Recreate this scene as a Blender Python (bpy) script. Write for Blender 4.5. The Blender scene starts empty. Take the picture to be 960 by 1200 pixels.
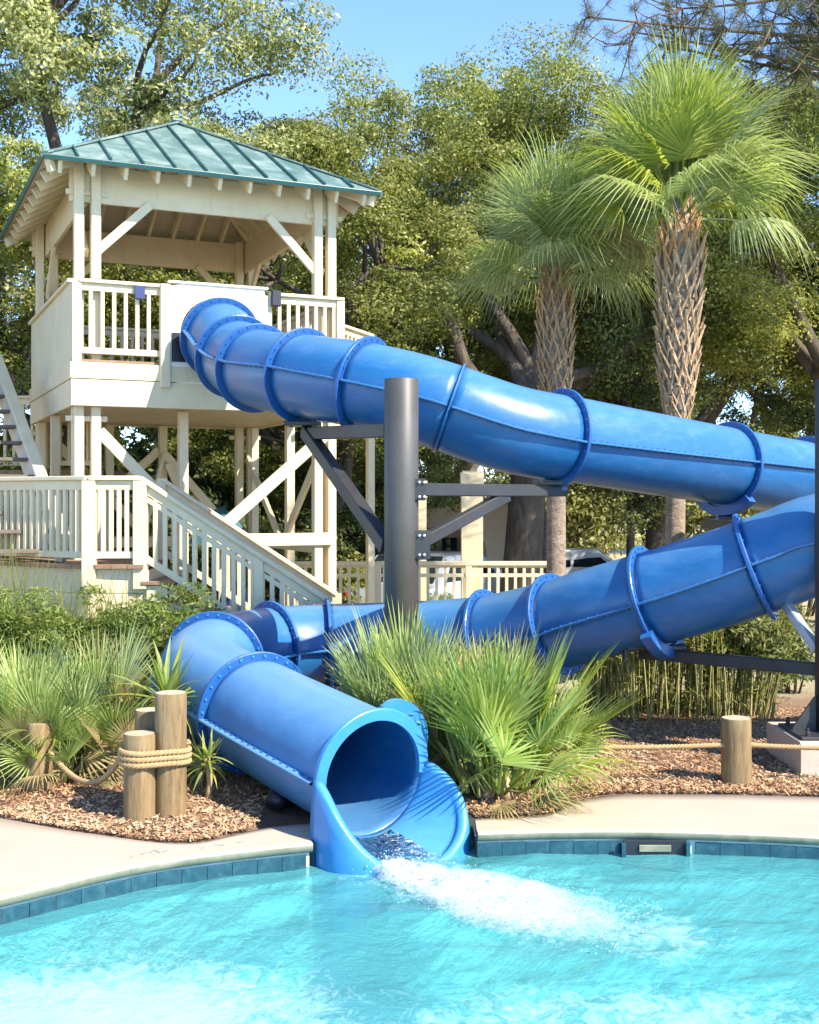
import bpy, math, random
import numpy as np
from mathutils import Vector, Matrix, Quaternion
R = math.radians
scene = bpy.context.scene
col = scene.collection

# ------------------------------------------------------------------ camera, sky, sun, exposure
F = 1405.0                      # focal length in pixels of the 960x1200 photograph
H = 2.1                         # eye height over the pool deck (z = 0)
HY = 585.0                      # horizon row
cd = bpy.data.cameras.new('camera')
cam = bpy.data.objects.new('camera', cd); col.objects.link(cam)
cam.location = (0, 0, H); cam.rotation_euler = (R(90), 0, 0)
cd.sensor_fit = 'VERTICAL'; cd.sensor_height = 36.0; cd.lens = 36.0 * F / 1200.0
cd.shift_y = -(600 - HY) / 1200.0
cd.clip_start = 0.05; cd.clip_end = 3000
scene.camera = cam

SUN = Vector((0.68, -0.52, 0.78)).normalized()       # towards the sun
w = bpy.data.worlds.new('World'); scene.world = w; w.use_nodes = True
nt = w.node_tree; nt.nodes.clear()
sky = nt.nodes.new('ShaderNodeTexSky'); sky.sky_type = 'NISHITA'; sky.sun_disc = False
sky.sun_elevation = math.asin(SUN.z); sky.sun_rotation = math.atan2(SUN.x, SUN.y)
sky.air_density = 0.65; sky.dust_density = 0.0; sky.ozone_density = 5.0
bg = nt.nodes.new('ShaderNodeBackground'); bg.inputs[1].default_value = 0.15
wo = nt.nodes.new('ShaderNodeOutputWorld')
nt.links.new(sky.outputs[0], bg.inputs[0]); nt.links.new(bg.outputs[0], wo.inputs[0])
sl = bpy.data.lights.new('sun', 'SUN'); sl.energy = 3.5; sl.angle = R(0.55); sl.color = (1.0, 0.91, 0.76)
so = bpy.data.objects.new('sun', sl); col.objects.link(so)
so.rotation_euler = (-SUN).to_track_quat('-Z', 'Y').to_euler(); so.location = (20, -10, 30)
scene.view_settings.view_transform = 'Standard'; scene.view_settings.look = 'None'
scene.view_settings.exposure = 1.74; scene.view_settings.gamma = 1.0
scene.view_settings.use_curve_mapping = False
scene.render.engine = 'CYCLES'
scene.cycles.use_denoising = True
scene.cycles.max_bounces = 8; scene.cycles.transparent_max_bounces = 12
scene.cycles.diffuse_bounces = 4; scene.cycles.glossy_bounces = 3; scene.cycles.transmission_bounces = 4
scene.cycles.caustics_reflective = False; scene.cycles.caustics_refractive = False
scene.cycles.sample_clamp_indirect = 6.0

def P(px, py, D):
    """photo pixel at distance D -> world point"""
    return Vector(((px - 480) * D / F, D, H - (py - HY) * D / F))
def G(px, py, z=0.0):
    """photo pixel on the plane at height z -> world point"""
    D = (H - z) * F / (py - HY)
    return Vector(((px - 480) * D / F, D, z))

# ------------------------------------------------------------------ materials
def mat(name):
    m = bpy.data.materials.new(name); m.use_nodes = True
    n = m.node_tree; n.nodes.clear()
    out = n.nodes.new('ShaderNodeOutputMaterial')
    return m, n, out
def N(n, t, **kw):
    x = n.nodes.new(t)
    for k, v in kw.items():
        if k in x.inputs: x.inputs[k].default_value = v
        else: setattr(x, k, v)
    return x
def coords(n, jitter=True, stretch=None):
    tc = N(n, 'ShaderNodeTexCoord')
    o = tc.outputs['Object']
    if jitter:
        oi = N(n, 'ShaderNodeObjectInfo')
        s = N(n, 'ShaderNodeVectorMath', operation='SCALE'); s.inputs[0].default_value = (37, 23, 51)
        n.links.new(oi.outputs['Random'], s.inputs['Scale'])
        a = N(n, 'ShaderNodeVectorMath', operation='ADD')
        n.links.new(o, a.inputs[0]); n.links.new(s.outputs[0], a.inputs[1]); o = a.outputs[0]
    if stretch:
        mp = N(n, 'ShaderNodeMapping'); mp.inputs['Scale'].default_value = stretch
        n.links.new(o, mp.inputs[0]); o = mp.outputs[0]
    return o
def ramp(n, src, stops):
    r = N(n, 'ShaderNodeValToRGB'); e = r.color_ramp.elements
    while len(e) < len(stops): e.new(0.5)
    for i, (p, c) in enumerate(stops):
        e[i].position = p; e[i].color = (*c, 1) if len(c) == 3 else c
    n.links.new(src, r.inputs[0]); return r.outputs[0]
def noise(n, vec, scale, detail=4, rough=.55, dist=0):
    x = N(n, 'ShaderNodeTexNoise', Scale=scale, Detail=detail, Roughness=rough, Distortion=dist)
    n.links.new(vec, x.inputs['Vector']); return x.outputs[0]
def mixc(n, fac, a, b, mode='MIX'):
    x = N(n, 'ShaderNodeMix'); x.data_type = 'RGBA'; x.blend_type = mode
    for s, v in ((x.inputs[0], fac), (x.inputs[6], a), (x.inputs[7], b)):
        if isinstance(v, (int, float)): s.default_value = v
        elif isinstance(v, tuple): s.default_value = (*v, 1)
        else: n.links.new(v, s)
    return x.outputs[2]
def bump(n, src, strength=.3, dist=.01):
    b = N(n, 'ShaderNodeBump', Strength=strength, Distance=dist); n.links.new(src, b.inputs['Height']); return b.outputs[0]
def principled(n, out, color, rough=.5, normal=None, **kw):
    p = N(n, 'ShaderNodeBsdfPrincipled')
    if isinstance(color, tuple): p.inputs['Base Color'].default_value = (*color, 1)
    else: n.links.new(color, p.inputs['Base Color'])
    if isinstance(rough, (int, float)): p.inputs['Roughness'].default_value = rough
    else: n.links.new(rough, p.inputs['Roughness'])
    if normal is not None: n.links.new(normal, p.inputs['Normal'])
    for k, v in kw.items(): p.inputs[k.replace('_', ' ')].default_value = v
    n.links.new(p.outputs[0], out.inputs[0]); return p

def simple(name, c0, c1, scale=6, rough=.55, bs=.15, bd=.004, bscale=40, stretch=None, **kw):
    """two-tone worn surface with fine relief"""
    m, n, o = mat(name); v = coords(n, True, stretch)
    a = noise(n, v, scale, 6, .62); c = ramp(n, a, [(.3, c0), (.7, c1)])
    f = noise(n, v, bscale, 4); 
    c = mixc(n, .25, c, ramp(n, f, [(.3, tuple(x * .7 for x in c0)), (.7, tuple(min(1, x * 1.12) for x in c1))]))
    principled(n, o, c, rough, bump(n, f, bs, bd), **kw); return m

MT = {}
def m_cream(name, c0, c1, dirt):
    m, n, o = mat(name); v = coords(n, True)
    c = ramp(n, noise(n, v, 2.5, 6, .6), [(.3, c0), (.7, c1)])
    st = noise(n, coords(n, True, (1, 1, .16)), 9, 8, .72, .3); c = mixc(n, ramp(n, st, [(.52, (0, 0, 0)), (.78, (.42, .42, .42))]), c, dirt)      # rain streaks
    sp = noise(n, v, 22, 8, .75); c = mixc(n, ramp(n, sp, [(.60, (0, 0, 0)), (.74, (.5, .5, .5))]), c, dirt)       # scuffs and mildew specks
    g = noise(n, coords(n, True, (1, 1, .2)), 45, 5, .6)
    principled(n, o, c, .55, bump(n, g, .25, .004)); return m
MT['cream'] = m_cream('cream_painted_wood', (.64, .53, .33), (.73, .63, .42), (.44, .35, .22))
MT['white'] = simple('white_panel', (.78, .75, .68), (.84, .81, .75), 2, .5, .05, .002, 20)
MT['taupe'] = m_cream('taupe_painted_wood', (.56, .48, .38), (.66, .58, .47), (.36, .30, .22))
MT['shade_tread'] = simple('shade_toned_plank', (.10, .08, .06), (.17, .14, .11), 5, .8, .2, .004, 30)  # upper-flight treads toned dark to read as shade behind the pickets
MT['plank'] = simple('deck_plank', (.20, .11, .07), (.30, .19, .12), 5, .7, .2, .004, 30)
def m_steel(name, c0, c1, rust):
    m, n, o = mat(name); v = coords(n, True)
    c = ramp(n, noise(n, v, 3, 6, .65), [(.3, c0), (.7, c1)])
    st = noise(n, coords(n, True, (1, 1, .10)), 11, 8, .72, .2); c = mixc(n, ramp(n, st, [(.58, (0, 0, 0)), (.76, (.55, .55, .55))]), c, rust)
    ch = noise(n, v, 30, 8, .7); c = mixc(n, ramp(n, ch, [(.66, (0, 0, 0)), (.70, (.8, .8, .8))]), c, tuple(x * .6 for x in rust))
    principled(n, o, c, .5, bump(n, ch, .15, .003)); return m
MT['steel'] = m_steel('dark_steel', (.022, .023, .025), (.04, .041, .043), (.06, .045, .035))
MT['column'] = m_steel('grey_steel', (.05, .047, .042), (.072, .068, .061), (.11, .085, .065))
MT['galv'] = simple('galvanised_steel', (.55, .56, .56), (.68, .69, .68), 8, .35, .05, .001, 80, Metallic=.7)
MT['soffit'] = simple('ceiling_boards', (.55, .46, .34), (.63, .54, .41), 5, .6, .1, .003, 30)
MT['seam'] = simple('dark_green_metal', (.02, .085, .085), (.04, .12, .115), 5, .4)
MT['concrete'] = simple('concrete', (.42, .34, .27), (.52, .43, .35), 5, .85, .3, .004, 60)
MT['grout'] = simple('white_grout', (.62, .66, .64), (.72, .75, .72), 9, .7)
MT['black'] = simple('black_plastic', (.012, .013, .02), (.02, .022, .03), 9, .4)
MT['sign'] = simple('navy_box', (.02, .03, .10), (.03, .045, .14), 9, .4)
MT['teal'] = simple('teal_canvas', (.03, .12, .13), (.045, .16, .17), 5, .8)
MT['navy'] = simple('navy_plastic', (.015, .04, .13), (.02, .06, .18), 5, .5)
MT['stucco'] = simple('peach_stucco', (.62, .46, .30), (.70, .54, .38), 4, .9, .3, .006, 60)
MT['wire'] = simple('twig', (.10, .07, .05), (.17, .12, .08), 5, .9)
MT['chrome'] = simple('chrome', (.6, .6, .62), (.7, .7, .7), 5, .15, .0, .0, 60, Metallic=1.0)
MT['paint_mark'] = simple('faded_paint', (.20, .22, .26), (.42, .40, .38), 60, .8)
MT['tyre'] = simple('tyre_rubber', (.015, .015, .015), (.03, .03, .03), 8, .8)
MT['car_white'] = simple('car_white', (.70, .70, .70), (.74, .74, .74), 2, .2, 0, 0, 30, Coat_Weight=.5)
MT['car_blue'] = simple('car_steel_blue', (.34, .40, .46), (.38, .44, .5), 2, .25, 0, 0, 30, Coat_Weight=.5)
MT['car_glass'] = simple('car_glass', (.015, .02, .025), (.02, .03, .04), 2, .05, 0, 0, 30)
MT['lamp_red'] = simple('tail_lamp', (.35, .01, .01), (.4, .02, .02), 2, .2, 0, 0, 30)

def m_fiberglass(name, c0, c1, fade_sheen, rough):
    m, n, o = mat(name); v = coords(n, True)
    a = noise(n, v, 1.6, 7, .65); c = ramp(n, a, [(.28, c0), (.72, c1)])
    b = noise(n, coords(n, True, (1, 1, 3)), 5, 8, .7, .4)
    c = mixc(n, ramp(n, b, [(.5, (0, 0, 0)), (.8, (.22, .22, .22))]), c, fade_sheen)
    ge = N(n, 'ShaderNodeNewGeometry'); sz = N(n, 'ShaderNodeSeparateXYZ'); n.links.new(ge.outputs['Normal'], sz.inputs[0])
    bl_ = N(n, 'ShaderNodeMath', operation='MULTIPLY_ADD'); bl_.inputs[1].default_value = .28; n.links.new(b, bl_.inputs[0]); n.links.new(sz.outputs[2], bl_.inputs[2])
    c = mixc(n, ramp(n, bl_.outputs[0], [(.55, (0, 0, 0)), (1.0, (.40, .40, .40))]), c, fade_sheen)      # chalk wear plus painted sky sheen on upward faces
    f = noise(n, v, 26, 5)
    rr = N(n, 'ShaderNodeMapRange'); n.links.new(b, rr.inputs[0]); rr.inputs[3].default_value = rough; rr.inputs[4].default_value = rough + .3
    lf = noise(n, v, 3.2, 2)
    ad = N(n, 'ShaderNodeMath', operation='MULTIPLY_ADD'); ad.inputs[1].default_value = .06; n.links.new(f, ad.inputs[0]); n.links.new(lf, ad.inputs[2])
    principled(n, o, c, rr.outputs[0], bump(n, ad.outputs[0], .35, .03), Coat_Weight=.22, Coat_Roughness=.2); return m
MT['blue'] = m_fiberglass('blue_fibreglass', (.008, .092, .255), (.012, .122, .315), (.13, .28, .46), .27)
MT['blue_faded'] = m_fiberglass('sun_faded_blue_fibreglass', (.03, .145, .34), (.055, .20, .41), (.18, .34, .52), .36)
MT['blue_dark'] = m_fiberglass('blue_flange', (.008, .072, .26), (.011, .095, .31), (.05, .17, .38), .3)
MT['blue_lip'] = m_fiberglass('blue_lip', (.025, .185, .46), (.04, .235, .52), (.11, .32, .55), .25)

def m_roof():
    m, n, o = mat('weathered_green_metal_roof'); v = coords(n, True)
    a = noise(n, v, 2.2, 8, .65, .6); c = ramp(n, a, [(.3, (.05, .105, .095)), (.48, (.105, .175, .16)), (.7, (.27, .34, .31))])
    principled(n, o, c, .42, bump(n, noise(n, v, 9, 4), .1, .01)); return m
MT['roof'] = m_roof()

def m_log():
    m, n, o = mat('weathered_log'); v = coords(n, True, (1, 1, .12))
    a = noise(n, v, 22, 8, .7, .3); c = ramp(n, a, [(.25, (.06, .038, .018)), (.45, (.19, .125, .055)), (.75, (.32, .225, .11))])
    b = noise(n, coords(n), 5, 3); c = mixc(n, ramp(n, b, [(.5, (0, 0, 0)), (.75, (.6, .6, .6))]), c, (.22, .20, .11))
    principled(n, o, c, .85, bump(n, a, .7, .012)); return m
MT['log'] = m_log()
MT['log_end'] = simple('log_end_grain', (.36, .29, .19), (.48, .40, .28), 14, .85, .5, .006, 50)
MT['rope'] = simple('manila_rope', (.28, .185, .08), (.44, .31, .155), 40, .9, .5, .004, 160)

def m_bark(name, c0, c1, c2, sc=(1, 1, .25)):
    m, n, o = mat(name); v = coords(n, True, sc)
    a = noise(n, v, 9, 9, .7, .5); c = ramp(n, a, [(.28, c0), (.5, c1), (.74, c2)])
    principled(n, o, c, .92, bump(n, a, .9, .04)); return m
MT['bark'] = m_bark('oak_bark', (.035, .028, .022), (.085, .065, .05), (.16, .13, .10))
MT['bark_brown'] = m_bark('brown_bark', (.07, .05, .03), (.14, .10, .06), (.22, .17, .11))
MT['palm_bark'] = m_bark('palm_trunk', (.14, .10, .07), (.27, .21, .16), (.40, .34, .27), (1, 1, 1.6))
MT['boot'] = m_bark('palm_boot', (.22, .13, .06), (.42, .28, .15), (.58, .44, .28), (1, 1, .5))
MT['boot_red'] = m_bark('palm_boot_fresh', (.25, .11, .04), (.45, .23, .09), (.58, .38, .20), (1, 1, .5))

def m_leaf(name, stops, trans=.35, clump=.7, rough=.5, tint=(1.25, 1.35, .7), dead=None):
    """leaf colour varies from leaf to leaf and from clump to clump"""
    m, n, o = mat(name); g = N(n, 'ShaderNodeNewGeometry'); v = coords(n, True)
    a = noise(n, v, clump, 3, .6)
    ad = N(n, 'ShaderNodeMath', operation='MULTIPLY_ADD'); ad.inputs[1].default_value = .55
    n.links.new(g.outputs['Random Per Island'], ad.inputs[0])
    sb = N(n, 'ShaderNodeMath', operation='SUBTRACT'); sb.inputs[1].default_value = .27
    n.links.new(a, sb.inputs[0]); n.links.new(sb.outputs[0], ad.inputs[2])
    c = ramp(n, ad.outputs[0], stops)
    oi = N(n, 'ShaderNodeObjectInfo'); hv = N(n, 'ShaderNodeMapRange'); hv.inputs[3].default_value = .8; hv.inputs[4].default_value = 1.2
    n.links.new(oi.outputs['Random'], hv.inputs[0])
    hs = N(n, 'ShaderNodeHueSaturation'); n.links.new(c, hs.inputs['Color']); n.links.new(hv.outputs[0], hs.inputs['Value']); c = hs.outputs[0]
    p = N(n, 'ShaderNodeBsdfPrincipled', Roughness=rough); n.links.new(c, p.inputs['Base Color'])
    p.inputs['Specular IOR Level'].default_value = .35
    t = N(n, 'ShaderNodeBsdfTranslucent'); n.links.new(mixc(n, 1.0, c, tint, 'MULTIPLY'), t.inputs[0])
    mx = N(n, 'ShaderNodeMixShader'); mx.inputs[0].default_value = trans
    n.links.new(p.outputs[0], mx.inputs[1]); n.links.new(t.outputs[0], mx.inputs[2]); n.links.new(mx.outputs[0], o.inputs[0]); return m
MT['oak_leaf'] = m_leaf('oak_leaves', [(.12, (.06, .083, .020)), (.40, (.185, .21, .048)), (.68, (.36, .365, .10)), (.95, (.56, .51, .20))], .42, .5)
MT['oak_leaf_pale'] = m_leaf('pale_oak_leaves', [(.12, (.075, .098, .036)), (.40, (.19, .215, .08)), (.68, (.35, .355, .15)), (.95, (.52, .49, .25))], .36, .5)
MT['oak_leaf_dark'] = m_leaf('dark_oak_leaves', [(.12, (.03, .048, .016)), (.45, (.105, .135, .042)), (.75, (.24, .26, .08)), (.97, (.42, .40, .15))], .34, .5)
MT['far_leaf'] = m_leaf('far_yellow_leaves', [(.12, (.12, .13, .04)), (.5, (.24, .24, .08)), (.9, (.38, .35, .15))], .4, .8)
MT['hedge_leaf'] = m_leaf('hedge_leaves', [(.1, (.07, .11, .02)), (.5, (.18, .24, .045)), (.9, (.32, .36, .09))], .4, 1.5)
MT['bamboo_leaf'] = m_leaf('bamboo_leaves', [(.1, (.08, .10, .02)), (.5, (.21, .24, .05)), (.9, (.40, .39, .12))], .45, 1.5)
MT['bamboo'] = m_leaf('bamboo_culms', [(.1, (.10, .08, .025)), (.5, (.22, .20, .06)), (.9, (.36, .33, .13))], .1, 2.0)
MT['fan'] = m_leaf('fan_palm_leaf', [(.1, (.17, .21, .07)), (.5, (.31, .36, .13)), (.9, (.50, .52, .25))], .5, 2.0, .38)
MT['fan_blue'] = m_leaf('blue_green_palm_leaf', [(.1, (.19, .23, .13)), (.5, (.31, .36, .20)), (.9, (.46, .49, .30))], .48, 2.0, .4)
MT['fan_lime'] = m_leaf('lime_palmetto_leaf', [(.1, (.20, .26, .07)), (.5, (.34, .42, .13)), (.9, (.52, .56, .26))], .48, 2.5, .38)
MT['fan_dead'] = m_leaf('straw_palm_leaf', [(.1, (.22, .17, .07)), (.5, (.36, .29, .13)), (.9, (.48, .40, .22))], .3, 2.5, .6)
MT['strap_lime'] = m_leaf('yellow_strap_leaf', [(.1, (.14, .20, .03)), (.5, (.28, .33, .05)), (.9, (.46, .44, .10))], .45, 2.5, .4)
MT['strap_red'] = m_leaf('red_strap_leaf', [(.1, (.22, .07, .03)), (.5, (.36, .14, .06)), (.9, (.46, .26, .12))], .45, 2.5, .4)
MT['needle'] = m_leaf('pine_needles', [(.1, (.05, .06, .02)), (.5, (.12, .13, .04)), (.9, (.22, .20, .09))], .25, 2.0)
MT['chip'] = m_leaf('bark_chips', [(.05, (.15, .075, .035)), (.4, (.31, .175, .09)), (.7, (.46, .30, .17)), (.95, (.60, .45, .28))], 0.0, .7, .9)
MT['grass'] = m_leaf('weeds', [(.1, (.10, .14, .03)), (.5, (.22, .25, .06)), (.9, (.38, .36, .12))], .4, 2.0)

def m_ground():
    m, n, o = mat('bark_mulch'); v = coords(n, False)
    a = noise(n, v, 34, 8, .75, .8); b = noise(n, v, 1.1, 4)
    c = ramp(n, a, [(.3, (.10, .05, .03)), (.5, (.24, .14, .085)), (.72, (.42, .28, .18))])
    sand = ramp(n, noise(n, v, 2.5, 8, .7), [(.3, (.30, .25, .14)), (.7, (.46, .40, .26))])
    sx = N(n, 'ShaderNodeSeparateXYZ'); n.links.new(v, sx.inputs[0])
    ad = N(n, 'ShaderNodeMath', operation='MULTIPLY_ADD'); ad.inputs[1].default_value = 2.5; n.links.new(b, ad.inputs[0]); n.links.new(sx.outputs[1], ad.inputs[2])
    mr = N(n, 'ShaderNodeMapRange'); mr.inputs[1].default_value = 13.2; mr.inputs[2].default_value = 14.6; n.links.new(ad.outputs[0], mr.inputs[0])
    c = mixc(n, mr.outputs[0], c, sand)
    principled(n, o, c, .95, bump(n, a, .8, .03)); return m
MT['ground'] = m_ground()
def m_deck():
    m, n, o = mat('pool_deck_concrete'); v = coords(n, False)
    a = noise(n, v, 1.3, 6, .6); c = ramp(n, a, [(.3, (.37, .30, .22)), (.7, (.44, .365, .28))])
    f = noise(n, v, 120, 3); c = mixc(n, .3, c, ramp(n, f, [(.35, (.32, .25, .20)), (.65, (.56, .48, .41))]))
    st = noise(n, v, 4.5, 8, .75); c = mixc(n, ramp(n, st, [(.58, (0, 0, 0)), (.8, (.45, .45, .45))]), c, (.40, .32, .26))
    principled(n, o, c, .85, bump(n, f, .25, .004)); return m
MT['deck'] = m_deck()
def m_edge():
    m, n, o = mat('coping_edge'); v = coords(n, False)
    a = noise(n, v, 6, 7, .7); c = ramp(n, a, [(.3, (.10, .125, .085)), (.55, (.19, .20, .14)), (.8, (.32, .29, .22))])  # greenish tone paints the water's reflection into the edge colour
    principled(n, o, c, .7, bump(n, noise(n, v, 40, 4), .3, .004)); return m
MT['edge'] = m_edge()
def m_tile():
    m, n, o = mat('glazed_teal_tile'); v = coords(n, True)
    a = noise(n, v, 14, 6, .7, .6); c = ramp(n, a, [(.3, (.012, .045, .07)), (.55, (.024, .082, .11)), (.8, (.06, .15, .175))])
    principled(n, o, c, .18, bump(n, noise(n, v, 9, 3), .12, .004)); return m
MT['tile'] = m_tile()
MT['plaster'] = simple('pool_plaster', (.42, .76, .78), (.52, .84, .85), 1.2, .8, .1, .004, 30)

def m_water():
    m, n, o = mat('pool_water'); v = coords(n, False)
    n1 = noise(n, v, 2.6, 5, .55, .6); n2 = noise(n, coords(n, False, (1, 1.2, 1)), 9, 4, .6, 1.2)
    s = N(n, 'ShaderNodeMath', operation='MULTIPLY_ADD'); s.inputs[1].default_value = .28
    n.links.new(n2, s.inputs[0]); n.links.new(n1, s.inputs[2])
    bn = bump(n, s.outputs[0], .40, .08)
    tr = N(n, 'ShaderNodeBsdfTransparent'); tr.inputs[0].default_value = (.50, .87, .885, 1)
    # white bubbles near the outfall; along the near left, painted sky glints
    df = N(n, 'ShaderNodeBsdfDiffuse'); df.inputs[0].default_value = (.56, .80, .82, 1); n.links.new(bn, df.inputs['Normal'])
    d0 = N(n, 'ShaderNodeBsdfDiffuse'); d0.inputs[0].default_value = (.125, .50, .54, 1); n.links.new(bn, d0.inputs['Normal'])
    m0 = N(n, 'ShaderNodeMixShader'); m0.inputs[0].default_value = .44; n.links.new(tr.outputs[0], m0.inputs[1]); n.links.new(d0.outputs[0], m0.inputs[2])
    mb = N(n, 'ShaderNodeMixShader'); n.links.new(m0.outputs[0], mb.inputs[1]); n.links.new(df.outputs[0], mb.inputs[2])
    g = N(n, 'ShaderNodeBsdfGlossy', Roughness=.04); n.links.new(bn, g.inputs['Normal'])
    fr = N(n, 'ShaderNodeFresnel', IOR=1.33); n.links.new(bn, fr.inputs['Normal'])
    mx = N(n, 'ShaderNodeMixShader'); n.links.new(fr.outputs[0], mx.inputs[0]); n.links.new(mb.outputs[0], mx.inputs[1]); n.links.new(g.outputs[0], mx.inputs[2])
    # foam film and painted sky glints share this mask
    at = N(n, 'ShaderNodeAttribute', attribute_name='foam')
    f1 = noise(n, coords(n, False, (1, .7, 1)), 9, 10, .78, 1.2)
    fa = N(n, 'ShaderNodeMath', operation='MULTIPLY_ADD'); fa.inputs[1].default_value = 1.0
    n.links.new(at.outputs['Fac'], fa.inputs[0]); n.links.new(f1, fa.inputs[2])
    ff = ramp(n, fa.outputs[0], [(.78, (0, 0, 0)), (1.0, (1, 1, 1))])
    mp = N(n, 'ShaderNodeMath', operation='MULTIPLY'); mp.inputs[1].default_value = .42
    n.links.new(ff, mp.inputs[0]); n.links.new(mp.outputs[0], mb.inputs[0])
    n.links.new(mx.outputs[0], o.inputs[0]); return m
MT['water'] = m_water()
def m_foam():
    m, n, o = mat('white_water'); v = coords(n, False)
    p = N(n, 'ShaderNodeBsdfPrincipled', Roughness=.35); p.inputs['Base Color'].default_value = (.68, .78, .81, 1)
    t = N(n, 'ShaderNodeBsdfTranslucent'); t.inputs[0].default_value = (.6, .82, .86, 1)
    mx = N(n, 'ShaderNodeMixShader'); mx.inputs[0].default_value = .3
    n.links.new(bump(n, noise(n, v, 60, 5), .8, .02), p.inputs['Normal'])
    n.links.new(p.outputs[0], mx.inputs[1]); n.links.new(t.outputs[0], mx.inputs[2])
    at = N(n, 'ShaderNodeAttribute', attribute_name='thin'); nz = noise(n, v, 26, 8, .75, .8)
    sb_ = N(n, 'ShaderNodeMath', operation='SUBTRACT'); n.links.new(nz, sb_.inputs[0]); n.links.new(at.outputs['Fac'], sb_.inputs[1])
    tr = N(n, 'ShaderNodeBsdfTransparent'); m2 = N(n, 'ShaderNodeMixShader')
    n.links.new(ramp(n, sb_.outputs[0], [(-.0, (0, 0, 0)), (.5, (1, 1, 1))]), m2.inputs[0]); n.links.new(tr.outputs[0], m2.inputs[1]); n.links.new(mx.outputs[0], m2.inputs[2])
    n.links.new(m2.outputs[0], o.inputs[0]); return m
MT['foam'] = m_foam()
def m_film():
    m, n, o = mat('running_water'); v = coords(n, False)
    f = ramp(n, noise(n, v, 14, 8, .7, 1), [(.45, (0, 0, 0)), (.62, (1, 1, 1))])
    tr = N(n, 'ShaderNodeBsdfTransparent'); tr.inputs[0].default_value = (.75, .9, .97, 1)
    d = N(n, 'ShaderNodeBsdfDiffuse'); d.inputs[0].default_value = (.75, .88, .92, 1)
    g = N(n, 'ShaderNodeBsdfGlossy', Roughness=.08)
    bn = bump(n, noise(n, v, 20, 4), .8, .03); n.links.new(bn, g.inputs['Normal'])
    a = N(n, 'ShaderNodeMixShader'); n.links.new(f, a.inputs[0]); n.links.new(tr.outputs[0], a.inputs[1]); n.links.new(d.outputs[0], a.inputs[2])
    fr = N(n, 'ShaderNodeFresnel', IOR=1.33); n.links.new(bn, fr.inputs['Normal'])
    b = N(n, 'ShaderNodeMixShader'); n.links.new(fr.outputs[0], b.inputs[0]); n.links.new(a.outputs[0], b.inputs[1]); n.links.new(g.outputs[0], b.inputs[2])
    n.links.new(b.outputs[0], o.inputs[0]); return m
MT['film'] = m_film()

# ------------------------------------------------------------------ object helpers
def tag(o, label=None, cat=None, group=None, kind=None):
    if label: o['label'] = label
    if cat: o['category'] = cat
    if group: o['group'] = group
    if kind: o['kind'] = kind
    return o
def thing(name, label, cat, loc=(0, 0, 0), rz=0, group=None):
    o = bpy.data.objects.new(name, None); col.objects.link(o)
    o.location = loc; o.rotation_euler = (0, 0, rz); o.empty_display_size = .2
    return tag(o, label, cat, group)
def link(name, me, m, parent=None, local=True, kind=None):
    o = bpy.data.objects.new(name, me); col.objects.link(o)
    if m is not None and len(me.materials) == 0: me.materials.append(MT[m] if isinstance(m, str) else m)
    if parent is not None:
        o.parent = parent
        if not local:           # mesh is in world coordinates
            root = parent; mw = Matrix.Identity(4)
            chain = []
            while root is not None: chain.append(root); root = root.parent
            for c in reversed(chain): mw = mw @ (c.matrix_parent_inverse @ c.matrix_basis)
            o.matrix_parent_inverse = mw.inverted()
    if kind: o['kind'] = kind
    return o
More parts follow.
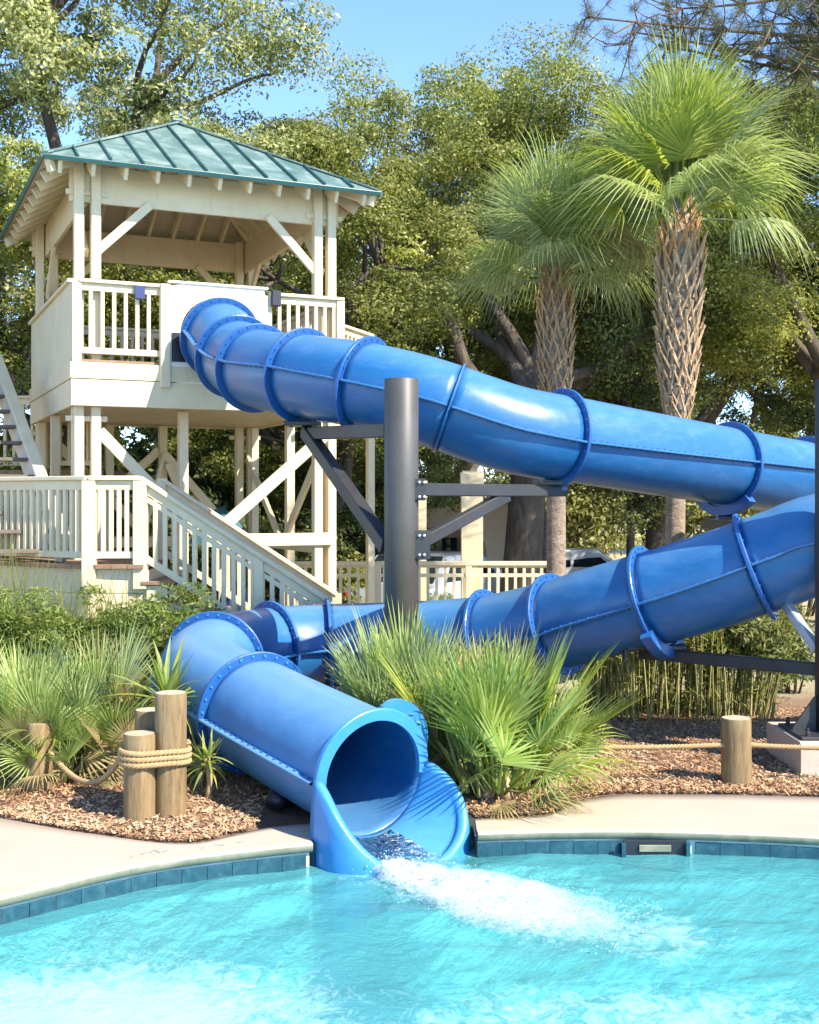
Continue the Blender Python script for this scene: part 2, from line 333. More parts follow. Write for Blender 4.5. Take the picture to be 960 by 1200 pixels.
class MB:
    def __init__(s): s.v = []; s.f = []; s.smooth = False
    def add(s, vs, fs):
        b = len(s.v); s.v += [tuple(x) for x in vs]; s.f += [tuple(i + b for i in f) for f in fs]; return s
    def mesh(s, name='mesh', smooth=None):
        me = bpy.data.meshes.new(name); me.from_pydata(s.v, [], s.f); me.update()
        if s.smooth if smooth is None else smooth:
            me.polygons.foreach_set('use_smooth', [True] * len(me.polygons))
        return me
    def beam(s, p0, p1, w, h, ch=.006, up=None, ext=0):
        """chamfered bar from p0 to p1, w wide (sideways), h deep (along up)"""
        p0 = Vector(p0); p1 = Vector(p1); d = (p1 - p0).normalized()
        p0 = p0 - d * ext; p1 = p1 + d * ext
        u = Vector(up) if up is not None else (Vector((0, 0, 1)) if abs(d.z) < .95 else Vector((0, 1, 0)))
        r = d.cross(u).normalized(); u = r.cross(d).normalized()
        a, b = w / 2, h / 2; c = min(ch, a * .5, b * .5)
        prof = [(-a + c, -b), (a - c, -b), (a, -b + c), (a, b - c), (a - c, b), (-a + c, b), (-a, b - c), (-a, -b + c)]
        if c <= 0: prof = [(-a, -b), (a, -b), (a, b), (-a, b)]
        n = len(prof)
        vs = [p + r * x + u * y for p in (p0, p1) for x, y in prof]
        fs = [(i, (i + 1) % n, n + (i + 1) % n, n + i) for i in range(n)] + [tuple(range(n))[::-1], tuple(range(n, 2 * n))]
        return s.add(vs, fs)
    def box(s, x0, x1, y0, y1, z0, z1, ch=.006):
        return s.beam((x0, (y0 + y1) / 2, (z0 + z1) / 2), (x1, (y0 + y1) / 2, (z0 + z1) / 2), abs(y1 - y0), abs(z1 - z0), ch)
    def tube(s, pts, rad, n=10, cap=True):
        pts = [Vector(p) for p in pts]; k = len(pts)
        rad = [rad] * k if isinstance(rad, (int, float)) else rad
        rings = []; u = None
        for i in range(k):
            d = (pts[min(i + 1, k - 1)] - pts[max(i - 1, 0)]).normalized()
            if u is None: u = d.orthogonal().normalized()
            u = (u - d * u.dot(d)); u = u.normalized() if u.length > 1e-6 else d.orthogonal().normalized()
            v = d.cross(u)
            rings.append([pts[i] + (u * math.cos(2 * math.pi * j / n) + v * math.sin(2 * math.pi * j / n)) * rad[i] for j in range(n)])
        vs = [p for r in rings for p in r]
        fs = [(i * n + j, i * n + (j + 1) % n, (i + 1) * n + (j + 1) % n, (i + 1) * n + j) for i in range(k - 1) for j in range(n)]
        if cap: fs += [tuple(range(n))[::-1], tuple(range((k - 1) * n, k * n))]
        return s.add(vs, fs)
    def prism(s, poly, z0, z1):
        n = len(poly); vs = [(x, y, z0) for x, y in poly] + [(x, y, z1) for x, y in poly]
        return s.add(vs, [(i, (i + 1) % n, n + (i + 1) % n, n + i) for i in range(n)] + [tuple(range(n))[::-1], tuple(range(n, 2 * n))])
    def lathe(s, prof, n=16, c=(0, 0, 0)):
        k = len(prof); vs = [(c[0] + r * math.cos(2 * math.pi * j / n), c[1] + r * math.sin(2 * math.pi * j / n), c[2] + z) for r, z in prof for j in range(n)]
        fs = [(i * n + j, i * n + (j + 1) % n, (i + 1) * n + (j + 1) % n, (i + 1) * n + j) for i in range(k - 1) for j in range(n)]
        fs += [tuple(range(n))[::-1], tuple(range((k - 1) * n, k * n))]
        return s.add(vs, fs)
def beam(name, p0, p1, w, h, m, parent, ch=.006, up=None, local=True):
    return link(name, MB().beam(p0, p1, w, h, ch, up).mesh(name), m, parent, local)
def copy_tree(o, parent=None):
    c = o.copy(); col.objects.link(c); c.parent = parent
    for ch in [x for x in o.children]: copy_tree(ch, c)
    return c
def quads_mesh(name, V, smooth=False):
    """V: (n,4,3) array of quads"""
    n = len(V); me = bpy.data.meshes.new(name)
    me.vertices.add(n * 4); me.vertices.foreach_set('co', np.ascontiguousarray(V, dtype=np.float32).ravel())
    me.loops.add(n * 4); me.loops.foreach_set('vertex_index', np.arange(n * 4, dtype=np.int32))
    me.polygons.add(n); me.polygons.foreach_set('loop_start', np.arange(0, n * 4, 4, dtype=np.int32))
    me.polygons.foreach_set('loop_total', np.full(n, 4, dtype=np.int32))
    me.update(calc_edges=True); me.validate(); return me
def grid_mesh(name, A, smooth=True):
    """A: (r,c,3)"""
    r, c, _ = A.shape; idx = np.arange(r * c).reshape(r, c)
    q = np.stack([idx[:-1, :-1], idx[:-1, 1:], idx[1:, 1:], idx[1:, :-1]], -1).reshape(-1, 4)
    me = bpy.data.meshes.new(name); me.from_pydata(A.reshape(-1, 3).tolist(), [], q.tolist()); me.update()
    if smooth: me.polygons.foreach_set('use_smooth', [True] * len(me.polygons))
    return me
def vnoise(x, y, seed=0):
    """smooth value noise on arrays"""
    def h(i, j):
        v = np.sin(i * 127.1 + j * 311.7 + seed * 74.7) * 43758.5453; return v - np.floor(v)
    xi = np.floor(x); yi = np.floor(y); xf = x - xi; yf = y - yi
    u = xf * xf * (3 - 2 * xf); v = yf * yf * (3 - 2 * yf)
    return (h(xi, yi) * (1 - u) + h(xi + 1, yi) * u) * (1 - v) + (h(xi, yi + 1) * (1 - u) + h(xi + 1, yi + 1) * u) * v
def fbm(x, y, seed=0, o=4):
    s = 0; a = .5
    for k in range(o): s = s + a * vnoise(x * 2 ** k, y * 2 ** k, seed + k); a *= .5
    return s

# ------------------------------------------------------------------ the pool
WZ = -0.15
front_left = [G(x, y) for x, y in ((-260, 1140), (-160, 1097), (-70, 1067), (0, 1050), (60, 1036), (119, 1021), (180, 1009), (237, 1001), (305, 993), (366, 987))]
front_right = [G(x, y) for x, y in ((560, 975), (620, 973), (690, 972), (760, 972), (830, 974), (900, 976.5), (960, 979.5), (1040, 985), (1130, 995), (1230, 1012))]
back_left = [G(x, y) for x, y in ((-300, 935), (-160, 945), (-60, 951), (0, 958.5), (79, 973), (150, 983), (190, 988), (230, 989), (277, 977), (317, 969), (364, 965))]
back_right = [G(x, y) for x, y in ((557, 960), (600, 958), (646, 956), (668, 939), (718, 931), (840, 931), (960, 934), (1100, 940), (1260, 950))]
def resample(pts, n):
    L = [0]
    for a, b in zip(pts, pts[1:]): L.append(L[-1] + (b - a).length)
    out = []
    for k in range(n):
        t = L[-1] * k / (n - 1); i = max(j for j in range(len(L) - 1) if L[j] <= t + 1e-9)
        f = (t - L[i]) / max(1e-9, L[i + 1] - L[i]); out.append(pts[i].lerp(pts[i + 1], min(1, f)))
    return out
def smooth_pts(pts, n, it=2):
    p = resample(pts, n)
    for _ in range(it): p = [p[0]] + [(p[i - 1] + p[i] * 2 + p[i + 1]) / 4 for i in range(1, len(p) - 1)] + [p[-1]]
    return p
def deck_part(fr, bk, name):
    n = 48; f = smooth_pts(fr, n, 6); b = smooth_pts(bk, n, 1)
    rows = []
    for i in range(n):
        d = (f[min(i + 1, n - 1)] - f[max(i - 1, 0)]).normalized(); nr = Vector((d.y, -d.x, 0))     # towards the water
        q = f[i]
        prof = [q + nr * .0 + Vector((0, 0, -.060)), q + nr * .012 + Vector((0, 0, -.057)), q + nr * .022 + Vector((0, 0, -.030)), q + nr * .022 + Vector((0, 0, -.012)), q + nr * .012, q - nr * .03]
        prof = prof + [(q - nr * .03).lerp(b[i], t) for t in (.2, .4, .6, .8, 1)] + [b[i] + Vector((0, 0, -.08))]
        rows.append([tuple(v) for v in prof])
    A = np.array(rows)
    me = grid_mesh(name, A, True)
    o = link(name, me, 'deck', None, kind='structure')
    me.materials.append(MT['edge'])
    for i, p in enumerate(me.polygons):
        if i % 11 < 3: p.material_index = 1
    # end faces
    for k, s in ((0, 1), (n - 1, -1)):
        m2 = MB().add([Vector(v) for v in A[k]], [tuple(range(len(A[k])))[::s]]).mesh('deck_end'); link('deck_end', m2, 'edge', o)
    return o, f
deck_l, fl = deck_part(front_left, back_left, 'pool_deck')
deck_r, fr_ = deck_part(front_right, back_right, 'pool_deck')

# pool wall: grout backing and single tiles
wall_line = fl + fr_
recess = [Vector((fl[-1].x + .01, fl[-1].y + .014, 0)), Vector((fl[-1].x + .015, 7.93, 0)), Vector((fr_[0].x - .015, 7.93, 0)), Vector((fr_[0].x - .01, fr_[0].y + .014, 0))]
def strip(pts, z0, z1, off, name, m):
    A = np.array([[(p.x, p.y + off, z0), (p.x, p.y + off, z1)] for p in pts]); return link(name, grid_mesh(name, A, False), m, None, kind='structure')
pool_wall = strip(wall_line, -1.3, -.215, .010, 'pool_wall', 'plaster')
strip(fl[:-1] + [fl[-1] - Vector((.02, 0, 0))], -.225, -.05, .012, 'pool_wall', 'grout'); strip(fr_, -.225, -.05, .012, 'pool_wall', 'grout'); strip(recess, -.45, -.06, 0, 'pool_wall', 'tile')
link('pool_wall', MB().add([(fl[-1].x, fl[-1].y, -.44), (fr_[0].x, fr_[0].y, -.44), (fr_[0].x, 7.95, -.44), (fl[-1].x, 7.95, -.44)], [(0, 1, 2, 3)]).mesh('pool_wall'), 'plaster', None, kind='structure')
tile_me = MB().beam((-.0745, 0, 0), (.0745, 0, 0), .016, .146, .004).mesh('tile')
def lay_tiles(pts, skip=()):
    L = [0]
    for a, b in zip(pts, pts[1:]): L.append(L[-1] + (b - a).length)
    k = 0; s = .078
    while s < L[-1]:
        i = max(j for j in range(len(L) - 1) if L[j] <= s); f = (s - L[i]) / (L[i + 1] - L[i])
        p = pts[i].lerp(pts[i + 1], f); d = (pts[i + 1] - pts[i]).normalized()
        px = 480 + p.x * F / p.y
        if not any(a < px < b for a, b in skip) and -120 < px < 1100:
            o = link('tile', tile_me, 'tile', pool_wall); o.location = (p.x, p.y + .004 + random.uniform(-.0015, .0015), -.147 + random.uniform(-.002, .002))
            o.rotation_euler = (random.uniform(-.012, .012), 0, math.atan2(d.y, d.x))
        s += .1535
random.seed(3)
lay_tiles(fl); lay_tiles(fr_, ((728, 806),))
sk = thing('pool_skimmer', 'dark rectangular skimmer opening in the teal tile band', 'skimmer', G(767, 990, -.06))
def sbox(name, x0, x1, y0, y1, z0, z1, m, parent): return link(name, MB().box(x0, x1, y0, y1, z0, z1, .003).mesh(name), m, parent)
sk.location = (fr_[0].x + 1.12, 7.62, 0)
sx = (767 - 480) * 7.6 / F; sk.location = (sx, 7.555, 0)
sbox('throat', -.2, .2, .03, .05, -.24, -.06, 'black', sk); sbox('weir', -.1, .1, .015, .026, -.128, -.085, 'edge', sk)
sbox('frame', -.215, -.19, -.012, .02, -.22, -.066, 'tile', sk); sbox('frame', .19, .215, -.012, .02, -.22, -.066, 'tile', sk)
sbox('frame', -.19, .19, -.010, .02, -.22, -.17, 'tile', sk)

floor = link('pool_floor', MB().add([(-12, -8, -1.15), (12, -8, -1.15), (12, 8.2, -.95), (-12, 8.2, -.95)], [(0, 1, 2, 3)]).mesh('pool_floor'), 'plaster', None, kind='structure')
strip([Vector(p) for p in ((-11, 6, 0), (-11, -7, 0), (11, -7, 0), (11, 7, 0))], -1.3, 0, 0, 'pool_wall', 'plaster')
# rest of the deck, beside and behind the camera
b0, b1 = fl[0], fr_[-1]
link('pool_surround', MB().add([(-60, 9.3, -.004), (-60, -40, -.004), (60, -40, -.004), (60, 9.3, -.004), (11.2, b1.y, -.004), (11.2, -7, -.004), (-11.2, -7, -.004), (-11.2, b0.y, -.004), (b0.x, b0.y, -.004), (back_left[0].x, 9.3, -.004), (b1.x, b1.y, -.004), (back_right[-1].x, 9.0, -.004)],
     [(0, 1, 6, 7), (1, 2, 5, 6), (2, 3, 4, 5), (0, 7, 8, 9), (3, 11, 10, 4)]).mesh('pool_surround'), 'deck', None, kind='structure')

# water: one sheet with real ripples
def edge_y(x):
    xs = [p.x for p in wall_line]; ys = [p.y for p in wall_line]
    o = np.argsort(xs); return np.interp(x, np.array(xs)[o], np.array(ys)[o])
nx, ny = 300, 260
xs = np.concatenate([np.linspace(-11, -3.6, 30), np.linspace(-3.5, 3.5, nx), np.linspace(3.6, 11, 30)])
U = np.concatenate([np.linspace(0, .35, 40), np.linspace(.36, 1, ny)])
X = np.repeat(xs[None], len(U), 0); ey = np.full(xs.shape, 8.0)
Y = -7 + (ey[None] + 7) * U[:, None]
jet = np.array([(-.1, 7.35), (.40, 6.78), (1.25, 6.2)])
def seg_dist(x, y, pts):
    best = np.full(x.shape, 1e9); tt = np.zeros(x.shape)
    for k in range(len(pts) - 1):
        a, b = pts[k], pts[k + 1]; d = b - a; t = np.clip(((x - a[0]) * d[0] + (y - a[1]) * d[1]) / (d @ d), 0, 1)
        q = np.hypot(x - a[0] - t * d[0], y - a[1] - t * d[1]); m = q < best
        best = np.where(m, q, best); tt = np.where(m, (k + t) / (len(pts) - 1), tt)
    return best, tt
jd, jt = seg_dist(X, Y, jet)
amp = .006 + .022 * np.exp(-(jd / .9) ** 2)
Z = WZ + amp * ((fbm(X * 2.3 + fbm(X * 1.5, Y * 1.5, 5) * 2, Y * 3.4, 1, 5) - .48) * 3.2)
rr = np.hypot(X - .6, Y - 6.6); Z += .005 * np.sin(rr * 17 + 5 * fbm(X * 1.2, Y * 1.2, 9)) * np.exp(-rr / 1.4)
wm = grid_mesh('water', np.stack([X, Y, Z], -1))
foam_glint = np.maximum.reduce([.62 * np.exp(-((X + 1.45) / 1.5) ** 2 - ((Y - 5.05) / .95) ** 2), .42 * np.exp(-(jd / .55) ** 2), .40 * np.exp(-((X - 1.0) / 1.8) ** 2 - ((Y - 5.2) / .55) ** 2)])  # near-left patch paints sky glints; the jet patch is foam
at = wm.attributes.new('foam', 'FLOAT', 'POINT'); at.data.foreach_set('value', foam_glint.ravel().astype(np.float32))
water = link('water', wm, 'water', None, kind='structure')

# ------------------------------------------------------------------ the ground
gx = np.concatenate([[-300, -120, -60, -35, -22, -15, -11, -8.5], np.arange(-7, 7.01, .1), [8.5, 11, 15, 22, 35, 60, 120, 300]])
bl = smooth_pts(back_left, 48, 1); br = smooth_pts(back_right, 48, 1)
bx = [p.x for p in bl] + [-.62, -.60, .42, .44] + [p.x for p in br]; by = [p.y for p in bl] + [7.93, 7.94, 7.94, 7.93] + [p.y for p in br]
gb = np.interp(gx, bx, by)
gr = np.concatenate([np.arange(0, 6.01, .1), [6.6, 7.4, 8.4, 9.6, 11, 12.5, 14, 16, 18, 21, 25, 30, 40, 60, 100, 200, 500]])
GX = np.repeat(gx[None], len(gr), 0); GY = gb[None] + gr[:, None]
near = np.clip(gr[:, None] / .25, 0, 1)
def ground_z(x, y, k=1.0):
    z = .012 + k * (.05 * (fbm(x * 1.7, y * 1.7, 2) - .35) + .02 * (fbm(x * 7, y * 7, 4) - .5))
    s = np.clip((np.asarray(y) - 17) / 10, 0, 1); return z - .65 * s * s * (3 - 2 * s)
GZ = ground_z(GX, GY, near) - .02 * (1 - near) - .10 * np.exp(-((GX + .4) / .6) ** 6 - ((GY - 8.2) / .8) ** 6)
ground = link('ground', grid_mesh('ground', np.stack([GX, GY, GZ], -1)), 'ground', None, kind='structure')
def gz(x, y): return float(ground_z(np.array(x), np.array(y)))

# bark chips
rng = np.random.default_rng(5)
n = 52000
cx = rng.uniform(-4.2, 4.6, n); cy = np.interp(cx, bx, by) + .02 + rng.uniform(0, 1, n) ** 1.6 * 3.6
cz = ground_z(cx, cy, np.clip((cy - np.interp(cx, bx, by)) / .25, 0, 1)) + rng.uniform(.002, .016, n)
keep = ~((np.abs(cx + .3) < .68) & (cy < 8.5)); cx, cy, cz = cx[keep], cy[keep], cz[keep]; n = len(cx)
a = rng.uniform(0, math.pi, n); ln = rng.uniform(.007, .03, n) ; wd = rng.uniform(.0025, .008, n); ti = rng.normal(0, .35, n); ro = rng.normal(0, .5, n)
d = np.stack([np.cos(a) * np.cos(ti), np.sin(a) * np.cos(ti), np.sin(ti)], -1) * ln[:, None]
s_ = np.stack([-np.sin(a) * np.cos(ro), np.cos(a) * np.cos(ro), np.sin(ro)], -1) * wd[:, None]
c = np.stack([cx, cy, cz], -1)
chips = link('mulch_chips', quads_mesh('mulch_chips', np.stack([c - d - s_, c + d - s_ * .6, c + d * .9 + s_, c - d * .8 + s_ * .7], 1)), 'chip', None)
tag(chips, 'loose brown bark mulch and straw scattered over the planting bed', 'mulch', kind='stuff')

# faded paint marks on the left coping
for k, (x0, y0, x1, y1) in enumerate(((154, 1004, 157, 1001), (166, 1001, 171, 998), (175, 999, 181, 996), (182, 996, 188, 999), (191, 998, 196, 996), (236, 993.5, 240, 993), (251, 990, 256, 989), (257, 990, 263, 990), (279, 987, 283, 986))):
    a, b = G(x0, y0, .003), G(x1, y1, .003); d = b - a; nn = Vector((-d.y, d.x, 0)).normalized() * .006
    link('paint_mark', MB().add([a - nn, b - nn, b + nn, a + nn], [(0, 1, 2, 3)]).mesh('paint_mark'), 'paint_mark', deck_l)

# ------------------------------------------------------------------ the water slide
def cr(pts, m=14):
    """centripetal Catmull-Rom through pts"""
    p = [Vector(x) for x in pts]; p = [p[0] * 2 - p[1]] + p + [p[-1] * 2 - p[-2]]; out = []
    for i in range(1, len(p) - 2):
        t = [0]
        for k in range(3): t.append(t[-1] + max(1e-4, (p[i + k] - p[i + k - 1]).length) ** .5)
        for j in range(m):
            u = t[1] + (t[2] - t[1]) * j / m
            A1 = p[i - 1].lerp(p[i], (u - t[0]) / (t[1] - t[0])); A2 = p[i].lerp(p[i + 1], (u - t[1]) / (t[2] - t[1])); A3 = p[i + 1].lerp(p[i + 2], (u - t[2]) / (t[3] - t[2]))
            B1 = A1.lerp(A2, (u - t[0]) / (t[2] - t[0])); B2 = A2.lerp(A3, (u - t[1]) / (t[3] - t[1]))
            out.append(B1.lerp(B2, (u - t[1]) / (t[2] - t[1])))
    out.append(p[-2]); return out
path_pts = [(-2.30, 13.90, 3.98), (-2.14, 13.58, 3.92), (-1.90, 13.1, 3.66), (-1.58, 12.5, 3.46), (-1.0, 11.72, 3.30), (-.38, 11.2, 3.15), P(500, 470, 11.0), P(600, 503, 11.05), P(680, 517, 11.4), P(760, 531, 11.85), P(850, 546, 12.5), P(945, 561, 13.2),
            (5.3, 13.7, 2.24), (6.2, 13.4, 2.15), (6.95, 12.5, 2.06), (7.0, 11.3, 1.98), (6.35, 10.2, 1.92), (5.3, 9.65, 1.87), (4.2, 9.65, 1.83), P(960, 637, 9.8), P(919, 652, 9.9), P(840, 679, 10.1), P(765, 701, 10.35), P(700, 718, 10.65), P(650, 732, 10.95),
            (.69, 11.42, .77), (-.1, 11.72, .69), (-.80, 11.78, .665), (-1.25, 11.62, .655), (-1.60, 11.22, .64), (-1.76, 10.65, .625), (-1.69, 9.95, .57), (-1.19, 9.1, .49), (-.80, 8.5, .425), (-.24, 7.74, .318)]
path = cr(path_pts, 14)
# even resampling
SL = [0]
for a, b in zip(path, path[1:]): SL.append(SL[-1] + (b - a).length)
TOT = SL[-1]
def at_s(s):
    s = min(max(s, 0), TOT); i = int(np.searchsorted(SL, s, side='right')) - 1; i = min(i, len(path) - 2)
    return path[i].lerp(path[i + 1], (s - SL[i]) / (SL[i + 1] - SL[i]))
def frame_s(s):
    t = (at_s(s + .04) - at_s(s - .04)).normalized(); r = t.cross(Vector((0, 0, 1))).normalized(); u = r.cross(t); return at_s(s), t, r, u
def s_of_px(px, lo, hi):
    best = min(np.arange(lo, hi, .01), key=lambda s: abs(480 + at_s(s).x * F / at_s(s).y - px)); return float(best)
def s_near(p):
    return min(np.arange(0, TOT, .01), key=lambda s: (at_s(s) - Vector(p)).length)
i_loop = s_near((6.95, 12.5, 2.06)); i_bend = s_near((-1.76, 10.65, .625))
RS = .405
fl_s = [s_near((-2.14, 13.58, 3.92)), s_near((-1.88, 13.08, 3.65)), s_near((-1.60, 12.52, 3.46))]
fl_s += [s_of_px(x, fl_s[2] + .3, i_loop) for x in (355, 428, 527, 655, 852, 942)]
fl_s += [s_near((6.2, 13.4, 2.15)), s_near((7.0, 11.3, 1.98)), s_near((5.3, 9.65, 1.87))]
fl_s += [s_of_px(x, i_loop + 1, i_bend) for x in (885, 765, 655, 572, 385, 318)]
fl_s += [s_near((-1.78, 10.75, .625)), s_near((-1.16, 9.05, .49)), TOT]
# seam angle (degrees above the equator on the right-hand side of travel), per flange
def seam_deg(s):
    if s < i_loop: return float(np.interp(s, [0, fl_s[3], fl_s[6], fl_s[8], i_loop], [8, 8, -8, 10, 0]))
    return float(np.interp(s, [i_loop, fl_s[12], fl_s[14], fl_s[16], fl_s[18], TOT], [0, 4, -12, 0, -2, 0]))
slide = thing('water_slide', 'long blue fibreglass tube slide winding from the tower into the pool', 'water slide', (-.24, 7.74, 0))
NC = 40
def ring_pt(fr, rad, ang): p, t, r, u = fr; return p + (r * math.cos(ang) + u * math.sin(ang)) * rad
def sweep(s0, s1, ro, ri, step=.07):
    k = max(2, int((s1 - s0) / step) + 1); ss = np.linspace(s0, s1, k); v = []; f = []
    for s in ss:
        fr = frame_s(s)
        v += [ring_pt(fr, ro, 2 * math.pi * j / NC) for j in range(NC)]
    for s in ss:
        fr = frame_s(s)
        v += [ring_pt(fr, ri, 2 * math.pi * j / NC) for j in range(NC)]
    o = k * NC
    for i in range(k - 1):
        for j in range(NC):
            a, b, c, d = i * NC + j, i * NC + (j + 1) % NC, (i + 1) * NC + (j + 1) % NC, (i + 1) * NC + j
            f.append((a, b, c, d)); f.append((o + d, o + c, o + b, o + a))
    for j in range(NC):
        j2 = (j + 1) % NC; e = (k - 1) * NC
        f.append((j, o + j, o + j2, j2)); f.append((e + j, e + j2, o + e + j2, o + e + j))
    m = MB().add(v, f); return m.mesh('tube_section', True)
def annulus(s, half, r0, r1, a0=None, a1=None, nn=56):
    fr = frame_s(min(max(s, 0), TOT)); p, t, r, u = fr; v = []; f = []
    full = a0 is None; a0 = 0 if full else a0; a1 = 2 * math.pi if full else a1
    k = nn if full else nn + 1
    for j in range(k):
        a = a0 + (a1 - a0) * j / nn; e = r * math.cos(a) + u * math.sin(a)
        v += [p + e * r0 - t * half, p + e * (r1 - .006) - t * half, p + e * r1 - t * (half - .005), p + e * r1 + t * (half - .005), p + e * (r1 - .006) + t * half, p + e * r0 + t * half]
    for j in range(nn if full else nn):
        j2 = (j + 1) % k
        for q in range(6): f.append((j * 6 + q, j * 6 + (q + 1) % 6, j2 * 6 + (q + 1) % 6, j2 * 6 + q))
    if not full: f += [tuple(range(6)), tuple(range((k - 1) * 6, k * 6))[::-1]]
    return MB().add(v, f)
def bolt_ring(m, fr, rad, off, cnt=28, size=.011):
    p, t, r, u = fr
    for j in range(cnt):
        a = 2 * math.pi * (j + .5) / cnt; e = r * math.cos(a) + u * math.sin(a); c = p + e * rad + t * off
        q = t.cross(e)
        m.beam(c - t * .006, c + t * .006, size * 1.6, size * 1.6, .003, e)
thin = {5}
for i in range(len(fl_s) - 1):
    s0, s1 = fl_s[i], fl_s[i + 1]
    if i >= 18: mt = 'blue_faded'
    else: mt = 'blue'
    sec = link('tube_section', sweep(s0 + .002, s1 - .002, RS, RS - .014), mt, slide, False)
    if mt != 'blue':         # inner faces take the deeper blue
        sec.data.materials.append(MT['blue'])
        for fi, pl_ in enumerate(sec.data.polygons):
            if min(pl_.vertices) >= len(sec.data.vertices) // 2: pl_.material_index = 1
    for side in (0, 1):        # bolted long seam ridge, both sides
        k = max(3, int((s1 - s0) / .09)); v = []
        ss = np.linspace(s0 + .02, s1 - .02, k); m = MB()
        f = []
        for s in ss:
            fr = frame_s(s); p, t, r, u = fr; an = R(seam_deg(s)) + (math.pi if side else 0)
            if side: an = math.pi - R(seam_deg(s))
            e = r * math.cos(an) + u * math.sin(an); g = t.cross(e)
            pr = .052 if i < 18 else .062
            v += [p + e * (RS - .004) - g * .011, p + e * (RS + pr - .006) - g * .011, p + e * (RS + pr) - g * .006, p + e * (RS + pr) + g * .006, p + e * (RS + pr - .006) + g * .011, p + e * (RS - .004) + g * .011]
        for q in range(k - 1):
            for z in range(6): f.append((q * 6 + z, q * 6 + (z + 1) % 6, (q + 1) * 6 + (z + 1) % 6, (q + 1) * 6 + z))
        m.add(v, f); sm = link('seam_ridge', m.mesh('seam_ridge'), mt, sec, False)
        b = MB()
        for s in np.arange(s0 + .08, s1 - .05, .085):
            fr = frame_s(s); p, t, r, u = fr; an = R(seam_deg(s)) if not side else math.pi - R(seam_deg(s)); e = r * math.cos(an) + u * math.sin(an); g = t.cross(e)
            cc = p + e * (RS + .026); b.beam(cc - g * .020, cc + g * .020, .018, .018, .003, e)
        link('seam_bolts', b.mesh('seam_bolts'), 'blue_dark', sec, False, kind='stuff')
for i, s in enumerate(fl_s[:-1]):
    r1 = RS + (.028 if i in thin else .064)
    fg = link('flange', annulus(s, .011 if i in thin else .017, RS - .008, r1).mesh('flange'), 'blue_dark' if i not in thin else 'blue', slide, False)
    if i not in thin:
        b = MB(); fr = frame_s(s); bolt_ring(b, fr, RS + .036, .020); bolt_ring(b, fr, RS + .036, -.020)
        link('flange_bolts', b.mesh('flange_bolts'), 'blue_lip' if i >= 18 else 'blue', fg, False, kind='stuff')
# mouth rim
rim = link('mouth_rim', annulus(TOT, .02, RS - .040, RS + .036, R(-4), R(184), 40).mesh('mouth_rim'), 'blue_lip', slide, False)
# upright wing on the right side of the mouth
fr = frame_s(TOT - .16); p, t, r, u = fr; v = []; f = []
k = 24
for j in range(k + 1):
    a = R(-12) + R(80) * j / k; e = r * math.cos(a) + u * math.sin(a); x = j / k
    ro = RS + .02 + .155 * math.sin(math.pi * min(1, x * 1.0)) ** .6
    # travel's right-hand side is on the photo's left, so mirror to the far side
    e = -r * math.cos(a) + u * math.sin(a)
    v += [p + e * (RS - .01) - t * .02, p + e * ro - t * .02, p + e * ro + t * .02, p + e * (RS - .01) + t * .02]
for j in range(k):
    for q in range(4): f.append((j * 4 + q, j * 4 + (q + 1) % 4, (j + 1) * 4 + (q + 1) % 4, (j + 1) * 4 + q))
link('mouth_wing', MB().add(v, f).mesh('mouth_wing'), 'blue_lip', slide, False)
# open outfall trough with rolled edges and an outer skirt
p0, t0, r0, u0 = frame_s(TOT); t0 = Vector((t0.x, t0.y, 0)).normalized(); r0 = t0.cross(Vector((0, 0, 1))).normalized()
LT = .43
def scoop(ph, u, lift=0.0):
    # ph: degrees from the bottom, positive towards the photo's left; u: 0 at the tube, 1 at the free edge
    c = math.cos(R(ph)); al = LT * (.05 + .95 * max(c, 0) ** .62) * u - .035 * (1 - u); k = max(0, al) / LT
    Rr = RS - .010 - lift + .05 * k ** 1.3; lat = Rr * math.sin(R(ph))
    if ph < 0: lat -= .17 * k ** 1.1 * math.sin(R(-ph)) ** .8
    return p0 + t0 * al + r0 * lat + Vector((0, 0, -.004 - Rr * c - .075 * k ** 1.6))
rows = []; nph, nu = 60, 14; edge = [scoop(-91 + 182 * i / nph, 1) for i in range(nph + 1)]
for i in range(nph + 1):
    ph = -91 + 182 * i / nph; row = [scoop(ph, j / nu) for j in range(nu + 1)]
    o_ = (r0 * math.sin(R(ph)) * .8 + t0 * max(0, math.cos(R(ph))) ** .8).normalized()
    e = row[-1]; rl = .034
    for a in (25, 55, 85, 115, 145, 170): row.append(e + o_ * (rl * (1 - math.cos(R(a)))) + Vector((0, 0, rl * math.sin(R(a)))))
    last = row[-1]
    for q in (.15, .4, .7, 1): row.append(Vector((last.x, last.y, last.z + (-.42 - last.z) * q)) + o_ * (.02 * math.sin(q * 3)))
    rows.append([tuple(q) for q in row])
tr_me = grid_mesh('outfall_trough', np.array(rows)); tr = link('outfall_trough', tr_me, 'blue_lip', slide, False)
sm = tr.modifiers.new('thick', 'SOLIDIFY'); sm.thickness = .010; sm.offset = 0
# running water over the lip
rows = []
for i in range(25):
    ph = -20 + 62 * i / 24; row = []
    for j in range(31):
        u = .10 + .98 * j / 30; q = scoop(ph, min(u, 1)) + t0 * (max(0, u - 1) * LT)
        row.append(tuple(q + Vector((0, 0, .006 + .030 * max(0, u - .25) * math.sin(math.pi * i / 24) ** .6 + (.045 * math.sin(math.pi * min(1, max(0, (u - .8) / .28))) if u > .8 else 0) * math.sin(math.pi * i / 24) + .022 * u * (fbm(np.array(j * .3), np.array(i * .5), 3, 3) - .4)))))
    rows.append(row)
fw = link('running_water', grid_mesh('running_water', np.array(rows)), 'film', None); tag(fw, 'thin sheet of white running water inside the slide mouth', 'water', kind='stuff')
